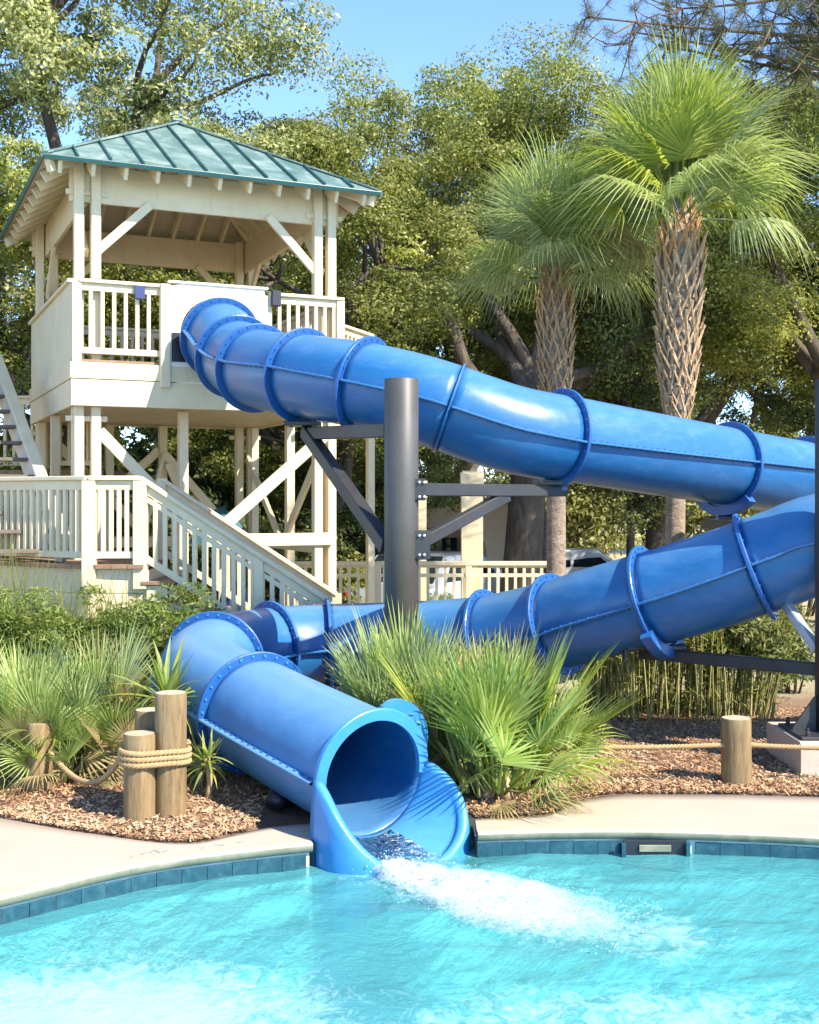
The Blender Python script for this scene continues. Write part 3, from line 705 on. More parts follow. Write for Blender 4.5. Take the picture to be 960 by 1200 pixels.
# feed pipe under the mouth and concrete foot
q = P(322, 938, 8.2)
m = MB().tube([q + Vector((.0, .0, 0)), q + Vector((.03, .12, -.03)), q + Vector((.10, .35, -.06))], .065, 16)
pp = link('feed_pipe', m.mesh('feed_pipe', True), 'black', slide, False)
m = MB().lathe([(.0, -.02), (.062, -.02), (.066, 0), (.05, .015), (.0, .02)], 18); cap = link('pipe_cap', m.mesh('pipe_cap', True), 'chrome', pp)
cap.location = q + Vector((-.01, -.02, .03)); cap.rotation_euler = (R(80), 0, R(-25)); cap.matrix_parent_inverse = slide.matrix_basis.inverted()
for sx_, sd in ((s_near((-1.45, 9.45, .55)), 0),):
    c = at_s(sx_); beam('foot_block', (c.x - .28, c.y, .0), (c.x + .28, c.y, .0), .3, .24, 'concrete', slide, .015, None, False)

# white water
rng = np.random.default_rng(11)
A = np.zeros((150, 260, 3)); uu = np.linspace(-.06, 1.08, 260); vv = np.linspace(-1, 1, 150)
jp = cr([Vector((-.17, 7.38, 0)), Vector((.05, 7.12, 0)), Vector((.36, 6.80, 0)), Vector((.76, 6.47, 0)), Vector((1.12, 6.25, 0))], 20)
for i, t in enumerate(uu):
    k = min(max(t, 0), 1) * (len(jp) - 1); a = int(min(k, len(jp) - 2)); c = jp[a].lerp(jp[a + 1], k - a); d = (jp[min(a + 1, len(jp) - 1)] - jp[a]).normalized(); c = c + d * ((t - min(max(t, 0), 1)) * 1.8)
    nrm = Vector((d.y, -d.x, 0)); W = .10 + .24 * math.sin(math.pi * min(1, max(0, t)) * .68)
    for j, q in enumerate(vv): A[j, i] = c + nrm * (q * W * 1.35)
tt = np.repeat(uu[None], 150, 0); qq = np.repeat(vv[:, None], 260, 1)
lead = np.clip((tt + .06) / .10, 0, 1) * np.clip((1.08 - tt) / .45, 0, 1)
wob = np.abs(qq + .22 * (fbm(tt * 5, tt * 0 + 3, 8, 3) - .45)) ; env = np.clip(1.05 - wob ** 2.0, 0, 1) * lead
al_ = A[..., 0] * .78 - A[..., 1] * .62; ac_ = A[..., 0] * .62 + A[..., 1] * .78; f1 = fbm(al_ * 8, ac_ * 15, 21, 5); f2 = fbm(A[..., 0] * 4.2, A[..., 1] * 4.2, 31, 4)
A[..., 2] = WZ + .016 + .055 * env ** .8 * (f1 * 1.0 + f2 * 1.1 - .62) * (1.35 - .65 * tt)
thin_ = np.clip(.72 - .80 * env - .6 * (f2 - .45), -.2, .9)
spl = thing('splash', 'white churning splash where the slide pours into the pool', 'splash', (.4, 6.7, WZ)); tag(spl, kind='stuff')
fme = grid_mesh('foam', A); fa_ = fme.attributes.new('thin', 'FLOAT', 'POINT'); fa_.data.foreach_set('value', thin_.ravel().astype(np.float32)); link('foam', fme, 'foam', spl, False, kind='stuff')
# droplets
ico = MB().lathe([(.0, -1), (.6, -.75), (1, 0), (.6, .75), (0, 1)], 6)
dv = np.array(ico.v); df = ico.f; m = MB(); 
for k in range(700):
    t = rng.uniform(.02, 1.06); i = int(np.clip((t + .06) / 1.14 * 259, 0, 259)); j = int(np.clip(75 + rng.normal(0, 42), 0, 149)); b = A[j, i]
    hgt = abs(rng.normal(0, .03)) * (1.1 - .5 * t); s = rng.uniform(.0015, .004) * (1 if rng.random() < .85 else 1.6)
    c = np.array([b[0] + rng.normal(0, .05), b[1] + rng.normal(0, .05), max(b[2], WZ) + hgt])
    m.add((dv * s * np.array([1, 1, rng.uniform(.8, 1.6)]) + c).tolist(), df)
link('spray', m.mesh('spray', True), 'foam', spl, False, kind='stuff')

# ------------------------------------------------------------------ steel supports
def saddle(parent, c, w=.36, d=.3):
    m = MB().box(c.x - w / 2, c.x + w / 2, c.y - d / 2, c.y + d / 2, c.z - .02, c.z + .02); return link('saddle_plate', m.mesh('saddle_plate'), 'steel', parent, False)
cx_, cy_ = (470.5 - 480) * 10.0 / F, 10.0
colm = thing('steel_column', 'tall round grey steel column standing in front of both slide runs', 'column', (cx_, cy_, 0))
ztop = P(470, 444, 10).z
link('pipe', MB().lathe([(.143, .0), (.143, ztop - .006), (.137, ztop)], 36, (0, 0, 0)).mesh('pipe', True), 'column', colm)
me = colm.children[0].data
for p in me.polygons:
    if len(p.vertices) > 4: p.use_smooth = False
for a in range(4):
    an = R(45 + 90 * a + 8); e = Vector((math.cos(an), math.sin(an), 0)); g = Vector((-e.y, e.x, 0)) * .011
    prof = [(.13, .30), (.50, .30), (.50, .36), (.17, 1.14), (.13, 1.14)]
    v = [e * x + Vector((0, 0, z)) + g * s for s in (-1, 1) for x, z in prof]; k = 5
    link('gusset', MB().add(v, [(i, (i + 1) % k, k + (i + 1) % k, k + i) for i in range(k)] + [tuple(range(k))[::-1], tuple(range(k, 2 * k))]).mesh('gusset'), 'steel', colm)
link('base_plate', MB().box(-.52, .52, -.52, .52, .26, .30).mesh('base_plate'), 'steel', colm)
link('pedestal', MB().box(-.6, .6, -.6, .6, -.1, .26, .02).mesh('pedestal'), 'concrete', colm)
C0 = Vector((cx_, cy_, 0))
def arm(name, a, b, w, h, parent, m='steel'): return beam(name, a, b, w, h, m, parent, .008, None, False)
e1_ = P(660, 575, 11.35)
arm('arm', C0 + Vector((.12, .08, 2.18)), Vector((e1_.x, e1_.y, 2.18)), .10, .11, colm)
arm('brace', C0 + Vector((.13, .06, 1.72)), C0.lerp(Vector((e1_.x, e1_.y, 0)), .62) + Vector((0, 0, 2.13)), .09, .10, colm)
link('collar', MB().box(.10, .24, -.09, .09, 1.60, 1.84).mesh('collar'), 'steel', colm)
link('collar', MB().box(.10, .20, -.09, .09, 2.09, 2.27).mesh('collar'), 'steel', colm)
for z0 in (1.64, 1.80, 2.12, 2.24):
    for yy in (-.096,):
        for xx in (.15, .19): bo_ = link('bolt', MB().lathe([(.012, 0), (.012, .012), (.007, .014), (.007, .022)], 8).mesh('bolt'), 'galv', colm); bo_.location = (xx, -.089, z0); bo_.rotation_euler = (R(90), 0, 0)
fpt = at_s(fl_s[6]); saddle(colm, Vector((fpt.x - .02, fpt.y, 2.25)), .24, .3)
arm('hanger', Vector((fpt.x, fpt.y, 2.18)), Vector((fpt.x, fpt.y, fpt.z - RS - .02)), .16, .02, colm, 'blue_dark')
fpt = at_s(fl_s[3]); zt = fpt.z - RS - .10
arm('arm', C0 + Vector((-.1, .1, 2.68)), Vector((fpt.x + .1, fpt.y - .1, 2.74)), .11, .12, colm)
arm('brace', C0 + Vector((-.12, .05, 1.70)), Vector((fpt.x + .03, fpt.y, zt - .04)), .11, .13, colm)
saddle(colm, Vector((fpt.x, fpt.y, zt + .03)), .34, .3)
for dx in (-.12, 0, .12): arm('hanger', Vector((fpt.x + dx, fpt.y, zt)), Vector((fpt.x + dx, fpt.y, zt + .14)), .03, .03, colm)
# lower run is carried by short arms from the same column
for dx in (-.42, .42):
    q = Vector((cx_ + dx, 11.6, .26)); arm('arm', C0 + Vector((dx * .3, .1, .20)), q, .1, .1, colm)

pr_ = P(964, 600, 9.35); RX, RY = pr_.x + .045, 9.35
post_r = thing('steel_column', 'dark steel column on a concrete block at the right edge', 'column', (RX, RY, 0))
link('pipe', MB().lathe([(.10, .30), (.10, 3.02), (.095, 3.03)], 28).mesh('pipe', True), 'steel', post_r)
link('pedestal', MB().box(-.33, .6, -.36, .5, -.1, .275, .02).mesh('pedestal'), 'concrete', post_r)
link('base_plate', MB().box(-.3, .3, -.3, .3, .275, .30).mesh('base_plate'), 'steel', post_r)
for a in range(4):
    an = R(90 * a + 180); e = Vector((math.cos(an), math.sin(an), 0)); g = Vector((-e.y, e.x, 0)) * .01
    prof = [(.09, .30), (.28, .30), (.28, .32), (.11, .56), (.09, .56)]; k = 5
    v = [e * x + Vector((0, 0, z)) + g * s for s in (-1, 1) for x, z in prof]
    link('gusset', MB().add(v, [(i, (i + 1) % k, k + (i + 1) % k, k + i) for i in range(k)] + [tuple(range(k))[::-1], tuple(range(k, 2 * k))]).mesh('gusset'), 'steel', post_r)
for dx, dy in ((-.24, -.24), (.24, -.24), (-.24, .24), (.24, .24)):
    link('anchor_bolt', MB().lathe([(.018, .3), (.018, .33), (.012, .335), (.012, .36)], 8, (dx, dy, 0)).mesh('anchor_bolt'), 'steel', post_r)
bz = P(850, 770, 10.2).z
arm('arm', Vector((RX + .02, RY + .08, bz)), Vector((P(752, 771, 10.5).x, 10.5, bz)), .09, .10, post_r)
arm('stiffener', Vector((RX - 1.42, RY + 1.0, bz)), Vector((RX - 1.40, RY + 1.0, bz)), .12, .13, post_r)
fpt = at_s(fl_s[13]); saddle(post_r, Vector((fpt.x + .02, fpt.y, bz + .07)), .5, .2)
v = []; m = MB()      # saddle cradle under the lower run
cr_ = annulus(fl_s[13] + .0, .05, RS + .03, RS + .13, R(215), R(325), 16); link('cradle', cr_.mesh('cradle'), 'blue_dark', post_r, False)
a_, b_ = P(958, 762, 9.45), P(918, 703, 9.8); arm('brace', a_, b_, .075, .075, post_r, 'galv')
fpt = at_s(fl_s[7]); az = P(820, 614, 12.4).z
arm('arm', Vector((RX, RY, az)), Vector((fpt.x - .25, fpt.y - .1, az)), .10, .10, post_r)
saddle(post_r, Vector((fpt.x - .04, fpt.y, az + .06)), .34, .24)
link('cradle', annulus(fl_s[7], .05, RS + .03, RS + .12, R(225), R(315), 14).mesh('cradle'), 'blue_dark', post_r, False)

# out of frame supports for the loop
for q in ((7.9, 12.0), (5.9, 8.9)):
    o = thing('steel_column', 'dark steel column carrying the slide loop beyond the right edge' if q[0] > 7 else 'dark steel column beside the near side of the slide loop', 'column', (q[0], q[1], 0))
    link('pipe', MB().lathe([(.11, -.1), (.11, 2.9), (.1, 2.91)], 24).mesh('pipe', True), 'steel', o)
    tgt = at_s(s_near((q[0] - .9 if q[0] > 7 else q[0], q[1] if q[0] > 7 else 9.7, 1.95)))
    arm('arm', Vector((q[0], q[1], tgt.z - .52)), Vector((tgt.x, tgt.y, tgt.z - .52)), .1, .1, o)

# ------------------------------------------------------------------ railings (shared by tower, stairs and deck)
_pick = {}
def picket_mesh(h, w=.042):
    k = (round(h, 3), w)
    if k not in _pick: _pick[k] = MB().beam((0, 0, 0), (0, 0, h), w, w, .004).mesh('picket')
    return _pick[k]
def railing(parent, a, b, h, m='cream', spacing=.125, cap=(.13, .04), sub=.085, low=.07, gap=.0, ends=(.06, .06), mid=False, name='top_rail', pw=.042):
    """straight or sloping railing from a to b (floor points); top rail is the part, pickets and rails its sub-parts"""
    a = Vector(a); b = Vector(b); up = Vector((0, 0, 1)); L = (b - a).length; d = (b - a) / L
    hz = Vector((d.x, d.y, 0)); ang = math.atan2(hz.y, hz.x)
    top = link(name, MB().beam(a + up * (h - cap[1] / 2), b + up * (h - cap[1] / 2), cap[0], cap[1], .006).mesh(name), m, parent)
    link('sub_rail', MB().beam(a + up * (h - cap[1] - sub / 2), b + up * (h - cap[1] - sub / 2), .05, sub, .005).mesh('sub_rail'), m, top)
    z0 = .06
    link('bottom_rail', MB().beam(a + up * (z0 + low / 2), b + up * (z0 + low / 2), .05, low, .005).mesh('bottom_rail'), m, top)
    if mid: link('mid_rail', MB().beam(a + up * (h - .20), b + up * (h - .20), .045, .05, .005).mesh('mid_rail'), m, top)
    HL = hz.length * L; n = int((HL - ends[0] - ends[1]) / spacing)
    ph = h - cap[1] - sub * .5 - z0 - low * .5; pm = picket_mesh(ph, pw)
    for i in range(n + 1):
        s = ends[0] + (HL - ends[0] - ends[1]) * (i + .5) / (n + 1); q = a + (b - a) * (s / HL)
        o = link('picket', pm, m, top); o.location = q + up * (z0 + low * .5); o.rotation_euler = (0, 0, ang)
    return top

# ------------------------------------------------------------------ the slide tower
TA = math.atan2(.41, .912)
tower = thing('slide_tower', 'two-storey cream timber slide tower with green metal hip roof', 'tower', (-3.7, 13.2, 0), TA)
W_, S_ = 3.15, 3.62
ZD, ZR = 3.65, 4.53
def tb(name, p0, p1, w_, h_, m='cream', ch=.006, up=None, parent=None): return beam(name, p0, p1, w_, h_, m, parent or tower, ch, up)
pt = [.075, .26, W_ - .26, W_ - .085]
for s in (.13, S_ - .13):
    for t in pt: tb('post', (t, s, -.1), (t, s, 5.86), .105, .12, ch=.008)
    for z in (3.0, 5.52):
        for a, b in ((-.03, .36), (W_ - .37, W_ + .03)): tb('cross_block', (a - .03, s + .02, z), (b + .03, s + .02, z), .045, .06)
for s in (.31, S_ - .31):
    tb('post', (.075, s, -.1), (.075, s, 3.14), .10, .11); tb('post', (W_ - .085, s, -.1), (W_ - .085, s, 3.14), .10, .11)
for t, s in ((1.35, .55), (1.0, S_ - .2), (1.75, S_ - .2), (.05, 1.8), (W_ - .05, 1.8)): tb('post', (t, s, -.1), (t, s, 3.14), .11, .11)
# deck: planks, joists, fascia boards
for i in range(24):
    y0 = .004 + i * (S_ - .008) / 24; link('deck_plank', MB().box(-.02, W_ + .02, y0 + .003, y0 + (S_ - .008) / 24 - .003, ZD - .035, ZD, .004).mesh('deck_plank'), 'plank', tower)
for i in range(8):
    t = .22 + i * (W_ - .44) / 7; tb('joist', (t, .06, 3.33), (t, S_ - .06, 3.33), .045, .26)
for z0, z1, off in ((3.43, 3.612, .012), (3.13, 3.426, 0)):
    tb('fascia_board', (-.03 - off, -.02 - off, (z0 + z1) / 2), (W_ + .03 + off, -.02 - off, (z0 + z1) / 2), .04, z1 - z0)
    tb('fascia_board', (-.03 - off, S_ + .02, (z0 + z1) / 2), (W_ + .03 + off, S_ + .02, (z0 + z1) / 2), .04, z1 - z0)
    tb('fascia_board', (-.01 - off, .002 - off, (z0 + z1) / 2), (-.01 - off, S_ - .002, (z0 + z1) / 2), .04, z1 - z0)
    tb('fascia_board', (W_ + .01 + off, .002 - off, (z0 + z1) / 2), (W_ + .01 + off, S_ - .002, (z0 + z1) / 2), .04, z1 - z0)
for i in range(6):
    x0 = .02 + i * (W_ - .04) / 6; link('underside_board', MB().box(x0 + .003, x0 + (W_ - .04) / 6 - .003, .02, S_ - .02, 3.15, 3.17, .003).mesh('underside_board'), 'soffit', tower)
# deck railings
railing(tower, (.06, 0, ZD), (.95, 0, ZD), .88, spacing=.13)
tb('rail_post', (.03, .0, 3.45), (.03, 0, ZR - .045), .10, .10); tb('rail_post', (1.0, -.045, 3.36), (1.0, -.045, ZR - .0), .11, .10)
tb('rail_post', (W_ - .02, 0, 3.45), (W_ - .02, 0, ZR - .045), .10, .10); tb('rail_post', (2.22, 0, 3.45), (2.22, 0, ZR - .045), .09, .10)
railing(tower, (2.25, 0, ZD), (W_ + .02, 0, ZD), .88, spacing=.13)
railing(tower, (W_, .06, ZD), (W_, S_ - .06, ZD), .88, spacing=.15)
railing(tower, (.06, S_, ZD), (W_ - .06, S_, ZD), .88, spacing=.15)
cap = tb('top_rail', (0, -.0, ZR - .018), (0, S_, ZR - .018), .13, .04)
for i in range(12):
    s0 = .03 + i * (S_ - .06) / 12; link('side_board', MB().box(-.025, .02, s0 + .002, s0 + (S_ - .06) / 12 - .002, 3.62, ZR - .04, .004).mesh('side_board'), 'cream', tower)
# white start panel with the tube opening
hc = (1.60, 3.98); hr = .425; v = []; f = []; n = 40
for y in (-.05, -.015):
    for j in range(n):
        a = 2 * math.pi * j / n; v.append((hc[0] + hr * math.cos(a), y, hc[1] + hr * math.sin(a)))
    for j in range(n):
        a = 2 * math.pi * j / n; c, s = math.cos(a), math.sin(a); x0, x1, z0, z1 = 1.06, 2.19, 3.42, ZR + .02
        k = min(((x1 - hc[0]) / c if c > 1e-6 else 1e9), ((x0 - hc[0]) / c if c < -1e-6 else 1e9), ((z1 - hc[1]) / s if s > 1e-6 else 1e9), ((z0 - hc[1]) / s if s < -1e-6 else 1e9))
        v.append((hc[0] + c * k, y, hc[1] + s * k))
for j in range(n):
    j2 = (j + 1) % n; f += [(j, n + j, n + j2, j2), (2 * n + j, 2 * n + j2, 3 * n + j2, 3 * n + j), (j, j2, 2 * n + j2, 2 * n + j), (n + j, 3 * n + j, 3 * n + j2, n + j2)]
sp = link('start_panel', MB().add(v, f).mesh('start_panel'), 'white', tower)
tb('panel_cap', (1.04, -.03, ZR + .035), (2.21, -.03, ZR + .035), .09, .03, 'white')
link('entry_shade_plate', MB().box(1.075, 1.235, -.064, -.052, 3.66, 3.99, .003).mesh('entry_shade_plate'), 'black', sp)  # black plate painted in for the dark of the tube opening
link('sign_box', MB().box(.66, .77, -.085, -.05, 4.34, 4.49, .006).mesh('sign_box'), 'sign', tower)
link('lamp_box', MB().box(2.25, 2.35, -.13, -.05, 4.36, 4.55, .01).mesh('lamp_box'), 'black', tower)
# knee braces and roof beams
for s in (.13, S_ - .13):
    tb('roof_beam', (-.02, s + .045, 5.63), (W_ + .02, s + .045, 5.63), .05, .42)
    tb('knee_brace', (.26, s - .01, 4.86), (.88, s - .01, 5.46), .05, .10); tb('knee_brace', (W_ - .26, s - .01, 4.82), (W_ - .88, s - .01, 5.46), .05, .10)
    tb('knee_brace', (.30, s, 2.86), (1.4, s, 1.72), .05, .13)
for t in (.17, W_ - .17):
    tb('roof_beam', (t, .17, 5.63), (t, S_ - .17, 5.63), .05, .42)
    tb('knee_brace', (t, .2, 4.86), (t, .85, 5.46), .05, .10); tb('knee_brace', (t, S_ - .2, 4.86), (t, S_ - .85, 5.46), .05, .10)
# bracing under the deck
tb('cross_brace', (W_ - .20, .05, 2.86), (1.72, .05, 1.80), .05, .14)
tb('cross_brace', (W_ - .17, .25, 2.7), (W_ - .17, 1.75, 1.5), .05, .11); tb('cross_brace', (W_ - .17, S_ - .25, 2.7), (W_ - .17, 1.75, 1.5), .05, .11)
tb('cross_brace', (.3, S_ - .2, 1.5), (1.7, S_ - .2, 2.8), .05, .12); tb('cross_brace', (1.75, S_ - .26, 2.75), (W_ - .3, S_ - .26, 1.5), .05, .12)
tb('cross_brace', (1.45, S_ - .26, 1.5), (1.75, S_ - .26, 2.75), .05, .10); tb('cross_brace', (1.8, S_ - .3, 2.6), (2.3, S_ - .3, 1.5), .05, .10)
tb('tie_beam', (1.5, .06, 1.62), (W_ - .1, .06, 1.62), .06, .15); tb('tie_beam', (.1, S_ - .2, 1.5), (W_ - .1, S_ - .2, 1.5), .06, .15); tb('tie_beam', (W_ - .17, .2, 1.5), (W_ - .17, S_ - .2, 1.5), .06, .13)
# hip roof
OV = .36; ZE, ZA = 5.74, 6.93; T0, T1, Q0, Q1 = -OV, W_ + OV, -OV, S_ + OV + .05
AP = Vector(((T0 + T1) / 2, (Q0 + Q1) / 2, ZA)); cor = [Vector((T0, Q0, ZE)), Vector((T1, Q0, ZE)), Vector((T1, Q1, ZE)), Vector((T0, Q1, ZE))]
for k in range(4):
    A_, B_ = cor[k], cor[(k + 1) % 4]; e = (B_ - A_); L = e.length; e = e / L; mid = (A_ + B_) / 2
    upv = AP - mid; SLn = upv.length; upn = upv / SLn; nrm = e.cross(upn).normalized()
    np_ = 11; xs_ = [L * i / np_ for i in range(np_ + 1)]
    def hgt_(x): return SLn * (1 - abs(x - L / 2) / (L / 2))
    for i in range(np_):
        x0, x1 = xs_[i], xs_[i + 1]; pts = [(x0, 0), (x1, 0), (x1, hgt_(x1))]
        if x0 < L / 2 < x1: pts.append((L / 2, SLn))
        pts.append((x0, hgt_(x0)))
        pts = [p for j, p in enumerate(pts) if j == 0 or (Vector(p) - Vector(pts[j - 1])).length > 1e-4]
        if len(pts) > 2 and (Vector(pts[0]) - Vector(pts[-1])).length < 1e-4: pts.pop()
        top = [A_ + e * x + upn * y + nrm * .03 for x, y in pts]; bot = [A_ + e * x + upn * y for x, y in pts]; n = len(pts)
        link('roof_panel', MB().add(bot + top, [(j, (j + 1) % n, n + (j + 1) % n, n + j) for j in range(n)] + [tuple(range(n))[::-1], tuple(range(n, 2 * n))]).mesh('roof_panel'), 'roof', tower)
        if i > 0:
            a = A_ + e * x0 + nrm * .045; b = a + upn * (hgt_(x0) - .02)
            tb('standing_seam', a, b, .018, .04, 'seam', .003, nrm)
    # ceiling boards under the panels
    for i in range(5):
        y0, y1 = SLn * i / 5 + .004, SLn * (i + 1) / 5 - .004
        def xr(y): return (L / 2) * y / SLn
        q = [(xr(y0) + .03, y0), (L - xr(y0) - .03, y0), (max(L - xr(y1) - .03, L / 2 + .003), y1), (min(xr(y1) + .03, L / 2 - .003), y1)]
        bot = [A_ + e * x + upn * y - nrm * .022 for x, y in q]; top = [A_ + e * x + upn * y - nrm * .003 for x, y in q]
        link('ceiling_board', MB().add(bot + top, [(j, (j + 1) % 4, 4 + (j + 1) % 4, 4 + j) for j in range(4)] + [(3, 2, 1, 0), (4, 5, 6, 7)]).mesh('ceiling_board'), 'soffit', tower)
    # rafters: tails project to the eave
    nr_ = 11
    for i in range(nr_):
        x = L * (i + .5) / nr_; hh = hgt_(x) - .05
        if hh > .1: tb('rafter', A_ + e * x - nrm * .095 + upn * .02, A_ + e * x - nrm * .095 + upn * hh, .042, .135, 'cream', .004, nrm)
    tb('drip_edge', A_ + nrm * .012 - upn * .012, B_ + nrm * .012 - upn * .012, .05, .022, 'seam', .004, upn)
    tb('hip_rafter', A_.lerp(AP, .025) - Vector((0, 0, .10)), A_.lerp(AP, .97) - Vector((0, 0, .10)), .06, .15)
    tb('hip_cap', A_ + Vector((0, 0, .042)), AP + Vector((0, 0, .05)), .10, .022, 'roof', .004)
tb('peak_cap', AP + Vector((-.06, 0, .07)), AP + Vector((.06, 0, .07)), .12, .03, 'roof')
# small rear bridge whose railing shows past the right side
ra, rb = Vector((W_ + .05, 2.35, ZD)), Vector((W_ + 1.15, 3.3, ZD - .12))
inv = tower.matrix_basis.inverted()
ra = inv @ Vector((P(392, 372, 15.6).x, 15.6, 3.50)); rb = inv @ Vector((P(434, 388, 16.6).x, 16.6, 3.48))
railing(tower, ra, rb, .9, spacing=.13); tb('bridge_floor', ra + Vector((0, .4, -.02)), rb + Vector((0, .4, -.02)), .9, .10, 'plank')
tb('post', rb + Vector((0, 0, -3.6)), rb + Vector((0, 0, .9)), .10, .10)

# ------------------------------------------------------------------ lower landing and stairs down to the right
LZ, LH = 1.43, .91
stairs = thing('wooden_staircase', 'cream timber landing and picket-railed stairs descending towards the slide bend', 'staircase', (-3.3, 12.6, 0))
inv = Matrix.Translation(-stairs.location)
def sb(name, p0, p1, w_, h_, m='cream', ch=.006, up=None, parent=None): return beam(name, inv @ Vector(p0), inv @ Vector(p1), w_, h_, m, parent or stairs, ch, up)
cA = Vector((P(105, 0, 12.3).x, 12.3, LZ)); cB = Vector((P(165, 0, 12.36).x, 12.36, LZ)); cL = Vector((-5.3, 13.55, LZ)); sE = Vector((P(388, 0, 12.5).x, 12.5, .14))
poly = [(cB.x + .05, 12.28), (cA.x, 12.24), (cL.x, 13.45), (cL.x, 15.0), (-4.2, 14.4), (cB.x + .05, 13.35)]
for i in range(16):          # landing planks run front to back
    x0 = -5.3 + i * (cB.x + .05 + 5.3) / 16; x1 = x0 + (cB.x + .05 + 5.3) / 16 - .006; fy = lambda x: np.interp(x, [cL.x, cA.x, cB.x + .05], [13.45, 12.22, 12.26]); by_ = lambda x: np.interp(x, [-5.3, -4.2, cB.x], [15.0, 14.4, 13.35])
    link('landing_plank', MB().prism([(x0 + 3.3, fy(x0) - 12.6), (x1 + 3.3, fy(x1) - 12.6), (x1 + 3.3, by_(x1) - 12.6), (x0 + 3.3, by_(x0) - 12.6)], LZ - .04, LZ).mesh('landing_plank'), 'plank', stairs)
for a, b in ((cL, cA), (cA, cB + Vector((.05, 0, 0)))):
    for z0, z1 in ((1.13, 1.385), (.86, 1.126), (.3, .856)): sb('skirt_board', (a.x, a.y + .02, (z0 + z1) / 2), (b.x, b.y + .02, (z0 + z1) / 2), .04, z1 - z0)
railing(stairs, inv @ cL, inv @ cA, LH, spacing=.105, ends=(.05, .1), cap=(.14, .045), sub=.10, pw=.046)
railing(stairs, inv @ cA, inv @ cB, LH, spacing=.105, ends=(.1, .1), cap=(.14, .045), sub=.10, pw=.046)
railing(stairs, inv @ cB, inv @ sE, LH, spacing=.105, ends=(.1, .06), cap=(.14, .045), sub=.10, mid=True, pw=.046)
for q, hh in ((cA, .86), (cB, .86), (sE, .86)): sb('newel_post', q + Vector((0, 0, -.25)), q + Vector((0, 0, hh)), .14, .14, ch=.01)
q = cB.lerp(sE, .62); sb('newel_post', q + Vector((0, .0, -.35)), q + Vector((0, 0, .84)), .10, .10)
dB, dE = cB + Vector((.02, .98, 0)), sE + Vector((0, .98, 0))
railing(stairs, inv @ dB, inv @ dE, LH, spacing=.125, mid=True)
sb('newel_post', dB + Vector((0, 0, -.3)), dB + Vector((0, 0, .9)), .10, .10); sb('newel_post', dE + Vector((0, 0, -.2)), dE + Vector((0, 0, .9)), .10, .10)
ns = 8
for i in range(ns):
    z = LZ - (LZ - .05) * (i + 1) / (ns + .0) ; x0 = cB.x + .05 + (sE.x - cB.x) * i / ns; x1 = x0 + (sE.x - cB.x) / ns
    if z < .06: z = .06
    sb('tread', (x0 - .03, 12.82, z - .02), (x1 + .0, 12.82, z - .02), 1.08, .04, 'plank')
    sb('riser', (x0 + .01, 12.82, z + .055), (x0 + .03, 12.82, z + .055), 1.0, .11, 'taupe')
    sb('step_side', ((x0 + .02), 12.335, z - .125), (x1 - .01, 12.335, z - .125), .03, .16, 'cream')
for y in (12.45, 13.2): sb('stringer', (cB.x + .05, y, LZ - .34), (sE.x, y, -.12), .05, .26, 'taupe')
# upper flight behind the landing, up to the tower deck
up_st = thing('wooden_staircase', 'upper timber stair flight climbing to the tower at the left edge', 'staircase', (-3.7, 12.8, LZ))
inv2 = Matrix.Translation(-up_st.location)
U0, U1 = Vector((-3.69, 12.8, 1.43)), Vector((-5.24, 15.2, 3.65)); sd = Vector((-.84, -.54, 0)) * .95
def ub(name, p0, p1, w_, h_, m='cream', ch=.006): return beam(name, inv2 @ Vector(p0), inv2 @ Vector(p1), w_, h_, m, up_st, ch)
ub('stringer', U0, U1, .05, .30, 'taupe'); ub('stringer', U0 + sd, U1 + sd, .05, .30, 'taupe')
for i in range(11):
    q = U0.lerp(U1, (i + .5) / 11) + Vector((0, 0, .02)); d = Vector((-.54, .84, 0)) * .0
    m = MB().beam(inv2 @ (q + sd * .03), inv2 @ (q + sd * .97), .26, .04, .004); link('tread', m.mesh('tread'), 'shade_tread', up_st)
railing(up_st, inv2 @ U0, inv2 @ U1, .0 + .30, spacing=9, sub=.02, low=.02)
# picket railing at the back of the tower, seen under the deck
bk = thing('picket_railing', 'short cream picket railing seen under the left end of the tower deck', 'railing', (-5.0, 16.4, 0))
for k, (xa, xb) in enumerate(((-1.0, .72),)):
    railing(bk, (xa, .3, 2.5), (xb, 0, 2.5), 1.03, spacing=.14)
    for x in (xa, 0, xb): beam('post', (x, .0, -.2), (x, 0, 3.5), .11, .11, 'cream', bk)
link('floor', MB().box(-1.0, .75, .0, 1.5, 2.40, 2.5).mesh('floor'), 'plank', bk)

# ground-level railing behind the slide, white pillars
gr_ = thing('picket_railing', 'long low cream picket railing behind the lower slide run', 'railing', (.2, 17.0, 0))
xa, xb = P(338, 0, 17).x - .2, P(655, 0, 17).x - .2
railing(gr_, (xa, 0, .14), (xb, 0, .14), 1.08, 'cream', .125, cap=(.10, .06), sub=.03, mid=True)
for px in (338, 443, 549, 655): x = P(px, 0, 17).x - .2; beam('post', (x, 0, -.1), (x, 0, 1.2), .09, .09, 'cream', gr_)
for px, D, lab, ty in ((553, 17.6, 'square cream pillar with cap rising beside the dark oak trunk', 552), (488, 18.6, 'square cream pillar half hidden behind the tall steel column', 562)):
    b = P(px, 0, D); pl = thing('pillar', lab, 'pillar', (b.x, D, -.1)); zt = P(px, ty, D).z + .1
    link('shaft', MB().box(-.155, .155, -.155, .155, 0, zt - .30, .012).mesh('shaft'), 'cream', pl); link('cap', MB().box(-.168, .168, -.168, .168, zt - .30, zt - .02, .02).mesh('cap'), 'cream', pl)
    link('finial', MB().box(-.14, .14, -.14, .14, zt - .02, zt, .01).mesh('finial'), 'cream', pl)

